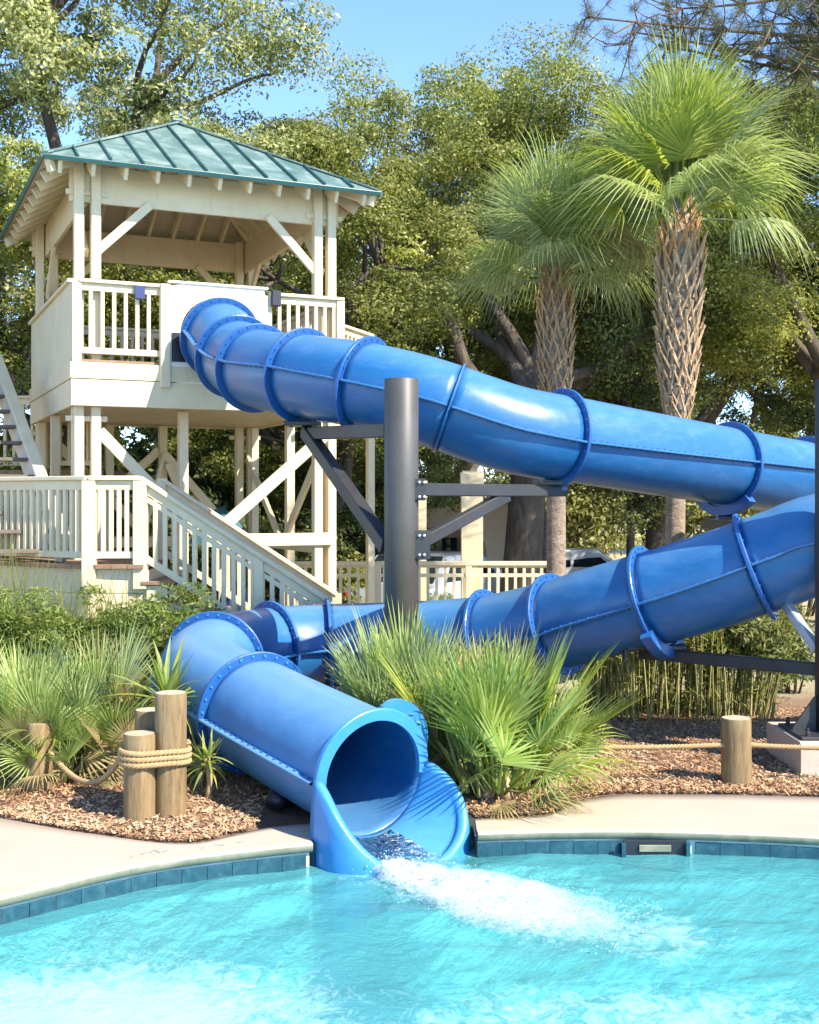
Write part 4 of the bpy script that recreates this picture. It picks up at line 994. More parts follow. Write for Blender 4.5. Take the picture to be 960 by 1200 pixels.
# umbrella and chair behind the stairs
ub_ = thing('patio_umbrella', 'teal canvas umbrella top showing over the stair railing', 'umbrella', (P(258, 0, 15.2).x, 15.2, 0))
zt = P(258, 594, 15.2).z; v = [(0, 0, zt)]; f = []
for rr_, dz in ((.12, -.06), (.30, -.26), (.40, -.46)):
    for j in range(8): a = 2 * math.pi * j / 8; v.append((rr_ * math.cos(a), rr_ * math.sin(a), zt + dz))
f += [(0, 1 + j, 1 + (j + 1) % 8) for j in range(8)] + [(1 + 8 * k + j, 9 + 8 * k + j, 9 + 8 * k + (j + 1) % 8, 1 + 8 * k + (j + 1) % 8) for k in range(2) for j in range(8)]
link('canopy', MB().add(v, f).mesh('canopy'), 'teal', ub_); link('pole', MB().lathe([(.025, 0), (.025, zt - .02)], 12).mesh('pole'), 'taupe', ub_)
link('base', MB().lathe([(.25, 0), (.25, .05), (.06, .1), (.04, .25)], 16).mesh('base'), 'concrete', ub_)
def chair(px, D, rz, lab, m):
    c = thing('chair', lab, 'chair', (P(px, 0, D).x, D, 0), rz, 'chairs behind the stairs')
    for sx in (-.25, .25):
        for sy in (-.25, .25): beam('leg', (sx, sy, 0), (sx, sy, .62 if sy < 0 else .42), .04, .04, m, c)
        beam('armrest', (sx, -.3, .63), (sx, .3, .63), .06, .03, m, c)
    link('seat', MB().box(-.27, .27, -.28, .26, .40, .44).mesh('seat'), m, c)
    for i in range(5): beam('back_slat', (-.2 + i * .1, .24, .44), (-.2 + i * .1, .42, 1.1), .075, .025, m, c)
    return c
chair(226, 14.0, R(20), 'dark teal chair seen through the stair railing pickets', 'teal'); chair(254, 14.3, R(-30), 'navy chair seen through the pickets right of the teal one', 'navy')

# ------------------------------------------------------------------ timber posts and rope
def log_post(px, pyb, pyt, wpx, lab, dxy=(0, 0), lean=(0, 0)):
    b = G(px, pyb); D = b.y; h = (pyb - pyt) * D / F; r = wpx * D / F / 2
    o = thing('timber_post', lab, 'post', (b.x + dxy[0], b.y + r * .6 + dxy[1], 0)); o.rotation_euler = (lean[0], lean[1], random.uniform(0, 6))
    rnd = random.Random(px); n = 28; m = MB(); v = []
    zs = [-.12, 0, h * .25, h * .5, h * .75, h - .02, h - .006]; ph = [rnd.uniform(0, 6) for _ in range(4)]
    for z in zs:
        for j in range(n):
            a = 2 * math.pi * j / n; q = r * (1 + .018 * math.sin(3 * a + ph[0] + z) + .014 * math.sin(5 * a + ph[1] + z * 4) + .008 * math.sin(11 * a + ph[2]))
            if z > h - .01: q *= .94
            v.append((q * math.cos(a), q * math.sin(a), z))
    k = len(zs); f = [(i * n + j, i * n + (j + 1) % n, (i + 1) * n + (j + 1) % n, (i + 1) * n + j) for i in range(k - 1) for j in range(n)]
    link('shaft', MB().add(v, f).mesh('shaft', True), 'log', o)
    link('end_grain', MB().add(v[-n:], [tuple(range(n))]).mesh('end_grain'), 'log_end', o)
    return o, r, h
random.seed(8)
p_tall = log_post(198, 961, 812, 37, 'tallest of the three roped timber posts by the left pool deck')
p_short = log_post(161, 965, 860, 37, 'shortest of the three roped timber posts, front left of its cluster')
p_back = log_post(172, 948, 832, 32, 'middle-height timber post standing behind the two roped posts')
p_left = log_post(43, 930, 847, 31, 'lone short timber post among the palmettos at far left')
p_right = log_post(866, 922, 842, 35, 'lone short timber post on the mulch at right of the pool')
p_hid = log_post(640, 925, 845, 33, 'short timber post hidden by the right palmetto, holding the rope end')
p_out = log_post(1090, 925, 842, 35, 'short timber post beyond the right edge, holding the rope end')
def rope(name, pts, lab, rad=.017, closed=False):
    path_ = cr(pts, 10); L = [0]
    for a, b in zip(path_, path_[1:]): L.append(L[-1] + (b - a).length)
    root = thing(name, lab, 'rope', path_[0])
    n = int(L[-1] / .012); cen = []
    for k in range(n + 1):
        s = L[-1] * k / n; i = min(int(np.searchsorted(L, s, side='right')) - 1, len(path_) - 2); cen.append(path_[i].lerp(path_[i + 1], (s - L[i]) / (L[i + 1] - L[i])))
    for st in range(3):
        q = []
        for k in range(n + 1):
            d = (cen[min(k + 1, n)] - cen[max(k - 1, 0)]).normalized(); u = d.cross(Vector((0, 0, 1))); u = u.normalized() if u.length > .05 else Vector((1, 0, 0)); v = u.cross(d)
            a = 2 * math.pi * (k * L[-1] / n / .085 + st / 3); q.append(cen[k] + (u * math.cos(a) + v * math.sin(a)) * rad * .62)
        link('strand', MB().tube(q, rad * .62, 7).mesh('strand', True), 'rope', root, False)
    return root
ctr = lambda p: Vector(p[0].location)
a, b = ctr(p_short), ctr(p_tall)
ax = (b - a).normalized(); pn = Vector((ax.y, -ax.x, 0)); rr_ = p_tall[1] + .016
def stadium(z0, turns, n=40):
    pts = []
    for k in range(int(n * turns) + 1):
        th = 2 * math.pi * k / n; c, s = math.cos(th), math.sin(th)
        cen = (b if c > 0 else a); q = cen + ax * (c * rr_) - pn * (-s * rr_) ; pts.append(Vector((q.x, q.y, z0 + .037 * k / n)))
    return pts
zr = P(180, 899, a.y - .1).z
rope('rope', stadium(zr, 3.0), 'tan rope wound three times round the two front posts of the cluster')
la = ctr(p_left); st = la + Vector((p_left[1] + .0, -.06, 0)); s0 = Vector((st.x, st.y, P(55, 880, la.y).z)); e0 = Vector((a.x - rr_ + .0, a.y + .02, zr + .05))
rope('rope', [s0.lerp(e0, t) + Vector((0, 0, -.19 * 4 * t * (1 - t) * (.75 + .5 * t))) for t in (0, .15, .3, .45, .6, .75, .88, 1)], 'tan rope sagging from the lone left post to the roped cluster')
h0 = P(690, 873, ctr(p_right).y).z
def sag(p, q, z, d, lab): rope('rope', [Vector((*(ctr(p).lerp(ctr(q), t)).xy, z - d * 4 * t * (1 - t))) + Vector((0, -.02, 0)) for t in (0, .2, .4, .6, .8, 1)], lab, .016)
sag(p_hid, p_right, h0 + .01, .015, 'taut tan rope running from the palmetto to the right timber post'); sag(p_right, p_out, h0 + .01, .02, 'tan rope running from the right timber post out of the picture')

# ------------------------------------------------------------------ foliage makers
def unit(v): return v / np.maximum(1e-9, np.linalg.norm(v, axis=-1, keepdims=True))
def leaves(name, c, nrm, ln, wd, rng, fold=False):
    n = len(c); nrm = unit(nrm + rng.normal(0, .55, (n, 3))); t = unit(np.cross(nrm, rng.normal(0, 1, (n, 3)))); s = np.cross(nrm, t)
    l = (ln * rng.uniform(.6, 1.3, n))[:, None]; w_ = (wd * rng.uniform(.6, 1.3, n))[:, None]
    return quads_mesh(name, np.stack([c - t * l, c + s * w_ - t * l * .1, c + t * l, c - s * w_ - t * l * .1], 1))
def clump_points(rng, cen, rad, n, sub=9, flat=.75):
    """leaf positions in an uneven clump built of sub-clumps, and outward normals"""
    sc = unit(rng.normal(0, 1, (sub, 3))) * (rad * rng.uniform(.35, .95, sub))[:, None] * np.array([1, 1, flat]); sr = rad * rng.uniform(.28, .55, sub)
    k = rng.integers(0, sub, n); d = unit(rng.normal(0, 1, (n, 3))); d[:, 2] = np.abs(d[:, 2]) * np.where(rng.random(n) < .75, 1, -1)
    p = sc[k] + d * (sr[k] * rng.uniform(.35, 1.08, n) ** .6)[:, None] * np.array([1, 1, .7])
    return cen + p, unit(d + unit(p) * .6 + np.array([0, 0, .35]))
def limb(m, a, b, r0, r1, rng, n=7, wob=.12):
    a = np.array(a, float); b = np.array(b, float); L = np.linalg.norm(b - a); pts = []; off = rng.normal(0, 1, 3); off2 = rng.normal(0, 1, 3)
    for i in range(n):
        t = i / (n - 1); w_ = math.sin(math.pi * t) * wob * L; w2 = math.sin(2 * math.pi * t) * wob * .5 * L
        pts.append(a + (b - a) * t + off * w_ * .5 + off2 * w2 * .5)
    m.tube([Vector(p) for p in pts], [r0 + (r1 - r0) * (i / (n - 1)) for i in range(n)], 8); return pts
def make_tree(seed, Ht, fork, rx, rz, zc, nclump, per, tr, lsize=(.055, .026), crad=(.75, 1.25), lean=(0, 0), inner=.35):
    """returns (trunk mesh, crown mesh): limbs fork to leaf clumps spread over an uneven dome"""
    rng = np.random.default_rng(seed); m = MB()
    top = np.array([lean[0], lean[1], fork]); base = [(0, 0, -.3), (0, 0, 0), (lean[0] * .3, lean[1] * .3, fork * .45), tuple(top)]
    m.tube([Vector(p) for p in cr(base, 4)], [tr * x for x in np.interp(np.linspace(0, 1, 13), [0, .12, .4, 1], [1.7, 1.25, 1.0, .62])], 14)
    C = []
    while len(C) < nclump:
        d = rng.normal(0, 1, 3); d /= np.linalg.norm(d); rr = rng.uniform(inner, 1) ** .5
        c = np.array([d[0] * rx * rr, d[1] * rx * rr, zc + d[2] * rz * rr])
        if c[2] < fork * .75: continue
        if C and min(np.linalg.norm(np.array(C) - c, axis=1)) < crad[0] * .75 and rng.random() < .8: continue
        C.append(c)
    C = np.array(C); nl = 6; hub = []
    for k in range(nl):
        a = 2 * math.pi * (k + rng.uniform(-.3, .3)) / nl; e = np.array([math.cos(a) * rx * .5, math.sin(a) * rx * .5, zc + rng.uniform(-.5, .35) * rz]); pts = limb(m, top - np.array([0, 0, rng.uniform(.2, 1.1)]), e, tr * .46, tr * .16, rng, 10, .2); hub.append(pts)
    hp = np.array([p for h in hub for p in h[2:]])
    pos, nor = [], []
    for c in C:
        j = np.argmin(np.linalg.norm(hp - c, axis=1)); limb(m, hp[j], c, tr * .16, tr * .04, rng, 6, .14)
        p, n_ = clump_points(rng, c, rng.uniform(*crad), per); pos.append(p); nor.append(n_)
    return m.mesh('trunk', True), leaves('crown', np.concatenate(pos), np.concatenate(nor), lsize[0], lsize[1], rng)
def place_tree(meshes, name, lab, cat, loc, rz, sc, leafmat, group=None, bark='bark', zs=1.0):
    o = thing(name, lab, cat, loc, rz, group); o.scale = (sc, sc, sc * zs)
    t = link('trunk', meshes[0], bark, o); c = link('crown', meshes[1], None, o, kind='stuff')
    if len(meshes[1].materials) == 0: meshes[1].materials.append(MT[leafmat])
    c.material_slots[0].link = 'OBJECT'; c.material_slots[0].material = MT[leafmat]; return o

# ------------------------------------------------------------------ trees
oakA = make_tree(1, 13, 3.6, 3.6, 3.6, 7.6, 62, 2700, .34, (.040, .019))
oakB = make_tree(2, 12, 4.2, 4.2, 3.0, 7.4, 62, 2700, .36, (.040, .019), crad=(.8, 1.3))
oakC = make_tree(3, 11, 2.4, 3.3, 3.9, 6.0, 60, 2700, .28, (.040, .019), crad=(.7, 1.2))
TR = [  # mesh, px, D, scale, rotation, leaves, z-scale, label
    (oakA, 66, 20.5, 1.16, .4, 'oak_leaf_pale', 1.0, 'tall pale-leaved oak rising behind the left side of the tower roof'),
    (oakC, 370, 22.0, 1.05, 2.2, 'oak_leaf', .88, 'olive oak directly behind the right side of the tower roof'),
    (oakB, 515, 29.5, 1.2, 1.0, 'oak_leaf', 1.06, 'broad oak whose crown meets the sky left of the palms'),
    (oakA, 625, 27.0, 1.08, 3.9, 'oak_leaf', 1.0, 'tall olive oak behind the smaller palm'),
    (oakB, 1010, 21.0, 1.05, 4.4, 'oak_leaf', .92, 'dark oak filling the right edge behind the larger palm'),
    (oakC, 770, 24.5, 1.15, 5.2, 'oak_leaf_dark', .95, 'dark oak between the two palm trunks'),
    (oakC, -60, 18.0, .92, 1.3, 'oak_leaf', .9, 'oak at the left edge beside the tower railing'),
    (oakB, 225, 27.0, .95, 2.7, 'oak_leaf', .85, 'oak seen through the open sides of the tower'),
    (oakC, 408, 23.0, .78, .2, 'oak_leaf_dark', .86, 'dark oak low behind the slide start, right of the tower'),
    (oakA, 1010, 26.0, 1.15, 5.0, 'oak_leaf', .95, 'tall oak beyond the right edge behind the palms'),
    (oakB, 60, 33.0, 1.25, .9, 'oak_leaf', .9, 'far oak behind the left side of the tower'),
    (oakC, 410, 36.0, 1.3, 3.0, 'oak_leaf', .95, 'far oak between the tower and the steel column'),
    (oakA, 540, 42.0, 1.2, 1.7, 'oak_leaf', .9, 'far oak behind the peach building'),
    (oakB, 700, 58.0, 1.6, 2.0, 'oak_leaf', .9, 'far oak in the clearing left of the slim trunks'),
    (oakC, 880, 60.0, 1.7, 4.0, 'oak_leaf', .9, 'far oak in the clearing right of the slim trunks'),
]
for me_, px, D, sc, rz, lm, zs, lab in TR: place_tree(me_, 'oak_tree', lab, 'tree', (P(px, 0, D).x, D, gz(P(px, 0, D).x, D)), rz, sc, lm, 'oaks behind the tower and slide', zs=zs)
# bare leaning trunks seen under the slide
def trunk_only(px, D, r, h, lab, lean=0, bark='bark', flare=1.5):
    b = P(px, 0, D); rng = np.random.default_rng(px); o = thing('oak_tree', lab, 'tree', (b.x, D, gz(b.x, D)), 0, 'bare trunks under the canopy'); m = MB()
    m.tube([Vector(p) for p in cr([(0, 0, -.2), (0, 0, .2), (lean * .4, 0, h * .4), (lean, .1, h)], 4)], list(r * np.interp(np.linspace(0, 1, 13), [0, .15, .5, 1], [flare, 1.1, 1, .85])), 16)
    pos, nor = [], []
    for k in range(7):
        e = np.array([lean + rng.uniform(-2.4, 2.4), rng.uniform(-.3, 2), h + rng.uniform(.8, 3.2)]); limb(m, (lean, .1, h - .1), e, r * .55, r * .12, rng, 9, .2)
        p, n_ = clump_points(rng, e, rng.uniform(.6, .9), 1000); pos.append(p); nor.append(n_)
    link('trunk', m.mesh('trunk', True), bark, o)
    link('crown', leaves('crown', np.concatenate(pos), np.concatenate(nor), .055, .026, rng), 'oak_leaf', o, kind='stuff')
trunk_only(607, 21.5, .36, 3.6, 'thick dark oak trunk rising between the pillar and the slim palm trunk', .25)
trunk_only(738, 27.0, .10, 4.2, 'slim brown trunk left of its twin under the upper slide run', .05, 'bark_brown', 1.2)
trunk_only(771, 29.0, .11, 4.2, 'slim brown trunk right of its twin under the upper slide run', -.05, 'bark_brown', 1.2)
# low shrubs closing the view under the canopy
def shrub_mesh(seed, rx, ry, h, per=7000, ls=(.045, .022)):
    rng = np.random.default_rng(seed); pos, nor = [], []
    for k in range(14):
        a = rng.uniform(0, 6.28); q = rng.uniform(.0, .75); c = np.array([math.cos(a) * rx * q, math.sin(a) * ry * q, h * rng.uniform(.25, .72)])
        p, n_ = clump_points(rng, c, h * .33, per // 14, 7); pos.append(p); nor.append(n_)
    p = np.concatenate(pos); n_ = np.concatenate(nor); ok = p[:, 2] > -.02
    return leaves('foliage', p[ok], n_[ok], ls[0], ls[1], rng)
sh = [shrub_mesh(41 + k, 1.5, .9, 1.9, 9000) for k in range(2)]; stem_me = MB()
for k in range(7):
    a = k * .9; stem_me.tube([Vector((.1 * math.cos(a), .1 * math.sin(a), -.1)), Vector((.35 * math.cos(a), .3 * math.sin(a), .6)), Vector((.8 * math.cos(a), .5 * math.sin(a), 1.1))], [.03, .02, .01], 6)
stem_me = stem_me.mesh('stems', True)
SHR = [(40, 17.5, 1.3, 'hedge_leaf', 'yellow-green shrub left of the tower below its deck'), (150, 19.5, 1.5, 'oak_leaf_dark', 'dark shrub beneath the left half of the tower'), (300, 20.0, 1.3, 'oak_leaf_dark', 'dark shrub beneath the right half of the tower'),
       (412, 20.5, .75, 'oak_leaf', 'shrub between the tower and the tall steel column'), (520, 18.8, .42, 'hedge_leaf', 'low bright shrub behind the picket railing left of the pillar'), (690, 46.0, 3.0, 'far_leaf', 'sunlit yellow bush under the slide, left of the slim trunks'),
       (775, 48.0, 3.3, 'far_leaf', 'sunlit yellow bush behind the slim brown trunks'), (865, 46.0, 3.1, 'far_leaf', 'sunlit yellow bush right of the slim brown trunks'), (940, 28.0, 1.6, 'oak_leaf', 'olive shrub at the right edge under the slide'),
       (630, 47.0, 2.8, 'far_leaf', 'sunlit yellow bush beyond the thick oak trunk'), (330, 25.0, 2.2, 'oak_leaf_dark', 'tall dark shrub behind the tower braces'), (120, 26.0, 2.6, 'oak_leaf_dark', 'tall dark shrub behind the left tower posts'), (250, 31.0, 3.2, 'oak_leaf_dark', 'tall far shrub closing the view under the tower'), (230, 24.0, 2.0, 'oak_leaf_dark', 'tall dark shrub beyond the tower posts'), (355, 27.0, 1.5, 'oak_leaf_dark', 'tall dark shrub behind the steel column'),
       (20, 22.0, 2.0, 'oak_leaf', 'tall olive shrub at the left edge beside the tower'), (590, 19.5, .40, 'hedge_leaf', 'low bright shrub behind the picket railing right of the pillar'), (700, 21.5, .55, 'oak_leaf', 'low olive shrub right of the picket railing'), (930, 13.0, .5, 'oak_leaf_dark', 'small dark shrub over the bamboo at right')]
for i, (px, D, sc, lm, lab) in enumerate(SHR):
    b = P(px, 0, D); o = thing('shrub', lab, 'shrub', (b.x, D, gz(b.x, D)), i * 1.3, 'shrubs behind the slide'); o.scale = (sc, sc, sc)
    c = link('foliage', sh[i % 2], lm, o, kind='stuff'); c.material_slots[0].link = 'OBJECT'; c.material_slots[0].material = MT[lm]; link('stems', stem_me, 'bark', o)

# ------------------------------------------------------------------ fan palms and palmettos
def fan_mesh(seed, L, nseg, spread, pet, droop, fold=.35, wmul=1.0, tipdroop=.5):
    """one fan leaf: stalk along +Y from the origin, then a pleated fan of narrow segments with free drooping tips; up is +Z"""
    rng = np.random.default_rng(seed); m = MB(); K = 5
    m.tube([Vector((0, pet * t, -droop * .12 * pet * t * t)) for t in np.linspace(0, 1, 5)], list(np.linspace(.020, .009, 5) * (L / .9) ** .5), 5)
    hub = Vector((0, pet, -droop * .12 * pet)); costa = .22 * L
    for k in range(nseg):
        x = (k + .5) / nseg * 2 - 1; al = x * spread / 2 + rng.normal(0, .015); ll = L * (1 - .28 * abs(x) ** 1.5) * rng.uniform(.9, 1.06)
        st = hub + Vector((0, costa * max(0, 1 - abs(x)) , -droop * .05 * costa)); d0 = Vector((math.sin(al), math.cos(al), fold * abs(x) * .9 - .05)).normalized()
        sp_ = spread / nseg * .5 * 1.1; wmax = wmul * .020 * (L / .9) ** .5; pts = []
        for i in range(K + 1):
            t = i / K; q = st + d0 * (ll * t); q.z -= droop * ll * (.16 * t * t + tipdroop * max(0, t - .45) ** 2 * rng.uniform(.6, 1.5)); q.x += 0
            wid = min(.003 + sp_ * ll * t, wmax) * float(np.interp(t, [0, .45, .75, 1], [1, 1, .6, .04])); sdv = Vector((math.cos(al), -math.sin(al), 0))
            rid = .35 * wid; pts.append((q - sdv * wid, q + Vector((0, 0, rid)), q + sdv * wid))
        v = [p for tr_ in pts for p in tr_]; f = []
        for i in range(K): f += [(i * 3, i * 3 + 1, i * 3 + 4, i * 3 + 3), (i * 3 + 1, i * 3 + 2, i * 3 + 5, i * 3 + 4)]
        m.add(v, f)
    return m.mesh('frond', False)
def orient(az, el, roll=0): return (Matrix.Rotation(az, 4, 'Z') @ Matrix.Rotation(el, 4, 'X') @ Matrix.Rotation(roll, 4, 'Y')).to_euler()
def put_frond(parent, me, m, loc, az, el, sc=1, roll=0):
    o = link('frond', me, m, parent); o.location = loc; o.rotation_euler = orient(az, el, roll); o.scale = (sc,) * 3
    if o.material_slots: o.material_slots[0].link = 'OBJECT'; o.material_slots[0].material = MT[m]
    return o
palm_up = [fan_mesh(60 + k, 1.0, 44, R(180), .60, .6, .3, .75, 1.1) for k in range(3)]
palm_mid = [fan_mesh(70 + k, .86, 44, R(215), .62, 1.1, .25, .72, 1.7) for k in range(3)]
palm_low = [fan_mesh(80 + k, .72, 50, R(210), .55, 1.3, .1, 1.0, 1.6) for k in range(2)]
def boot_mesh():
    m = MB()
    for s in (-1, 1):      # two straps of a split leaf base
        rows = []
        for i in range(6):
            t = i / 5; y = .0 + .075 * t ** 1.3; x = s * (.085 * (1 - t) ** 1.1); z = -.13 + .30 * t
            w_ = .022 - .006 * t; rows.append([(x - w_, y, z), (x, y + .016, z), (x + w_, y, z)])
        v = [p for r_ in rows for p in r_]; f = []
        for i in range(5): f += [(i * 3, i * 3 + 1, i * 3 + 4, i * 3 + 3), (i * 3 + 1, i * 3 + 2, i * 3 + 5, i * 3 + 4)]
        m.add(v, f)
    m.beam((0, .055, .13), (0, .10, .24), .042, .02, .006, (0, 1, 0)); return m.mesh('boot')
bt = boot_mesh()
def sabal(px, D, ztop, zboot, r_top, r_mid, r_bot, nf, sc, lab, mats, drift=(0, 0), seed=0, nb=150):
    rnd = random.Random(seed); b = P(px, 0, D); o = thing('palm_tree', lab, 'palm', (b.x, D, gz(b.x, D)), 0, 'palms behind the slide')
    axis = lambda z: Vector((drift[0] * (z / ztop) ** 1.5, drift[1] * (z / ztop), z)); rad = lambda z: float(np.interp(z, [0, .3, zboot, zboot + .5, ztop - .5, ztop], [r_bot * 1.25, r_bot, r_bot, r_mid, r_top, r_top * .55]))
    zs = np.linspace(-.2, ztop + .1, 30)
    tk = link('trunk', MB().tube([axis(max(z, 0)) + Vector((0, 0, min(z, 0))) for z in zs], [rad(max(z, 0)) * .84 for z in zs], 18).mesh('trunk', True), 'palm_bark', o)
    for k in range(nb):
        t = (k + .5) / nb; z = zboot - .05 + (ztop + .05 - zboot) * t; a = k * 2.39996 + rnd.uniform(-.12, .12); c = axis(z); r = rad(z) * .86
        bo = link('boot', bt, 'boot', tk); bo.location = c + Vector((-math.sin(a) * r * .98, math.cos(a) * r * .98, rnd.uniform(-.02, .02))); s = rnd.uniform(.9, 1.2) * max(.7, r / .24)
        bo.rotation_euler = orient(a, R(rnd.uniform(-6, 5)), R(rnd.uniform(-8, 8))); bo.scale = (s, s, s)
        if t > .66 + .2 * rnd.random(): bo.material_slots[0].link = 'OBJECT'; bo.material_slots[0].material = MT['boot_red']
    for k in range(nf):
        t = (k + .5) / nf; el = R(89 - 82 * t ** 1.15 + rnd.uniform(-9, 9)); az = k * 2.39996 + rnd.uniform(-.2, .2); c = axis(ztop) + Vector((0, 0, .12 - .25 * t))
        c = c + Vector((-math.sin(az), math.cos(az), 0)) * r_top * .4
        me_ = rnd.choice(palm_up if el > R(46) else palm_mid if el > R(10) or rnd.random() < .5 else palm_low); mm = rnd.choice(mats) if t < .9 else rnd.choice(mats + mats + ['fan_dead'])
        put_frond(o, me_, mm, c, az, el, sc * rnd.uniform(.88, 1.1), R(rnd.uniform(-35, 35)))
    return o
sabal(790, 14.0, 5.45, 3.0, .265, .225, .135, 38, 1.0, 'larger fan palm with latticed trunk above the right slide run', ['fan', 'fan', 'fan', 'fan_blue', 'strap_lime'], (.08, 0), 5, 170)
sabal(652, 15.6, 5.02, 3.15, .225, .20, .15, 34, .90, 'smaller blue-green fan palm left of the larger palm', ['fan_blue', 'fan_blue', 'fan'], (-.01, 0), 2, 130)

pal_up = [fan_mesh(90 + k, .52, 22, R(125), .42, .14, .25, .66, .3) for k in range(3)]
pal_arch = [fan_mesh(95 + k, .52, 22, R(160), .40, .9, .2, .66, 1.0) for k in range(2)]
slide_pts = [at_s(x) for x in np.arange(i_bend - 4, TOT + .3, .12)] + [p0 + t0 * x for x in (.15, .3, .45, .6)]
def palmetto(px, D, n, sc, lab, mats, elr=(84, 8), seed=0, dead=4, spread=.16, z=0.0):
    rnd = random.Random(seed); b = P(px, 0, D); o = thing('palmetto', lab, 'palmetto', (b.x, D, 0), 0, 'palmettos beside the pool')
    st = MB()
    for k in range(5):
        a = rnd.uniform(0, 6.28); st.tube([Vector((.1 * math.cos(a), .1 * math.sin(a), -.05)), Vector((.05 * math.cos(a), .05 * math.sin(a), .12 + z)), Vector((0, 0, .2 + z))], [.05, .055, .03], 8)
    link('stem', st.mesh('stem', True), 'boot', o, kind='stuff')
    for k in range(n):
        t = (k + .5) / n; az = k * 2.39996 + rnd.uniform(-.3, .3); el = R(elr[0] + (elr[1] - elr[0]) * t ** 1.2 + rnd.uniform(-7, 7)); q = Vector((-math.sin(az), math.cos(az), 0)) * rnd.uniform(.2, 1) * spread
        base_ = Vector((b.x, D, .05)) + q; dr = Vector((-math.sin(az) * math.cos(el), math.cos(az) * math.cos(el), math.sin(el)))
        if min((tp_ - (base_ + dr * (sc * L_))).length for L_ in (.3, .6, .85) for tp_ in slide_pts) < RS + .16: continue
        dm = k >= n - dead; me_ = rnd.choice(pal_up if el > R(34) else pal_arch)
        put_frond(o, me_, 'fan_dead' if dm or rnd.random() < .06 else rnd.choice(mats), q + Vector((0, 0, .04 + z + rnd.uniform(0, .1))), az, el - (R(20) if dm else 0), sc * rnd.uniform(.8, 1.12) * (.62 if dm else 1), R(rnd.uniform(-40, 40)))
    return o
palmetto(582, 8.42, 78, 1.03, 'large lime green palmetto right of the slide mouth', ['fan_lime', 'fan_lime', 'strap_lime'], (89, 22), 11, 6, .26)
palmetto(482, 9.0, 44, 1.10, 'palmetto with upright fans directly below the tall steel column', ['fan_lime', 'fan_blue'], (89, 35), 12, 1, .18)
palmetto(552, 8.65, 44, .86, 'smaller palmetto between the slide mouth and the large lime palmetto', ['fan_lime', 'fan'], (86, 22), 13, 2, .15)
palmetto(645, 8.7, 18, .60, 'low palmetto with drooping straw leaves beside the taut rope', ['fan_lime'], (82, 5), 17, 6, .12)
palmetto(30, 9.0, 34, .90, 'palmetto behind the lone post at far left', ['fan_lime', 'fan'], (87, 5), 14, 2, .18)
palmetto(112, 9.4, 40, .96, 'palmetto with tall pale fans left of the roped posts', ['fan_lime', 'fan_blue'], (89, 10), 15, 3, .2)
palmetto(75, 8.75, 20, .66, 'small palmetto above the sagging rope', ['fan_lime'], (82, 5), 16, 2, .1)
palmetto(-40, 9.6, 30, .92, 'palmetto cut by the left edge of the picture', ['fan_lime', 'fan'], (87, 5), 18, 2, .15)
palmetto(150, 8.95, 22, .60, 'low palmetto right behind the shortest roped post', ['fan_lime', 'fan_dead'], (80, 0), 19, 5, .1)
# strap-leaved plants
def strap_mesh(L, w_, bend):
    m = MB(); v = []; K = 7
    for i in range(K + 1):
        t = i / K; y = L * t * (1 - .15 * bend * t); z = -bend * L * .45 * t * t; x = w_ * float(np.interp(t, [0, .2, .6, 1], [.5, 1, .8, .04])); v += [(-x, y, z + .25 * x), (0, y, z), (x, y, z + .25 * x)]
    f = []
    for i in range(K): f += [(i * 3, i * 3 + 1, i * 3 + 4, i * 3 + 3), (i * 3 + 1, i * 3 + 2, i * 3 + 5, i * 3 + 4)]
    return m.add(v, f).mesh('leaf')
straps = [strap_mesh(.5, .022, .4), strap_mesh(.55, .02, .8), strap_mesh(.45, .024, 1.3)]
def strap_plant(px, D, z0, n, sc, lab, mats, seed, elr=(88, 0)):
    rnd = random.Random(seed); b = P(px, 0, D); o = thing('strap_leaf_plant', lab, 'plant', (b.x, D, 0)); link('stem', MB().tube([Vector((0, 0, -.05)), Vector((.02, 0, z0 * .5)), Vector((0, 0, z0 + .04))], [.03, .022, .02], 8).mesh('stem', True), 'boot', o)
    for k in range(n):
        t = (k + .5) / n; l = link('leaf', straps[min(2, int(t * 3))], None, o); l.location = (rnd.uniform(-.02, .02), rnd.uniform(-.02, .02), z0 + rnd.uniform(-.05, .05)); l.rotation_euler = orient(k * 2.39996, R(elr[0] + (elr[1] - elr[0]) * t + rnd.uniform(-8, 8)), R(rnd.uniform(-15, 15))); s = sc * rnd.uniform(.8, 1.15); l.scale = (s, s, s)
        if len(l.data.materials) == 0: l.data.materials.append(MT['strap_lime'])
        l.material_slots[0].link = 'OBJECT'; l.material_slots[0].material = MT[rnd.choice(mats)]
strap_plant(196, 9.0, .55, 46, 1.0, 'yellow-green strap-leaved plant left of the slide bend', ['strap_lime', 'strap_lime', 'fan_lime'], 21, (88, -10))
strap_plant(150, 9.15, .50, 26, .72, 'reddish strap-leaved plant between palmetto and yellow plant', ['strap_red', 'strap_red', 'fan_dead'], 22, (80, -20))
strap_plant(243, 8.35, .26, 34, .50, 'small yellow-green rosette right of the tallest post', ['strap_lime', 'fan_lime'], 23, (80, -15))
strap_plant(232, 8.75, .12, 24, .55, 'low green rosette under the slide bend', ['fan_lime'], 24, (85, 5))

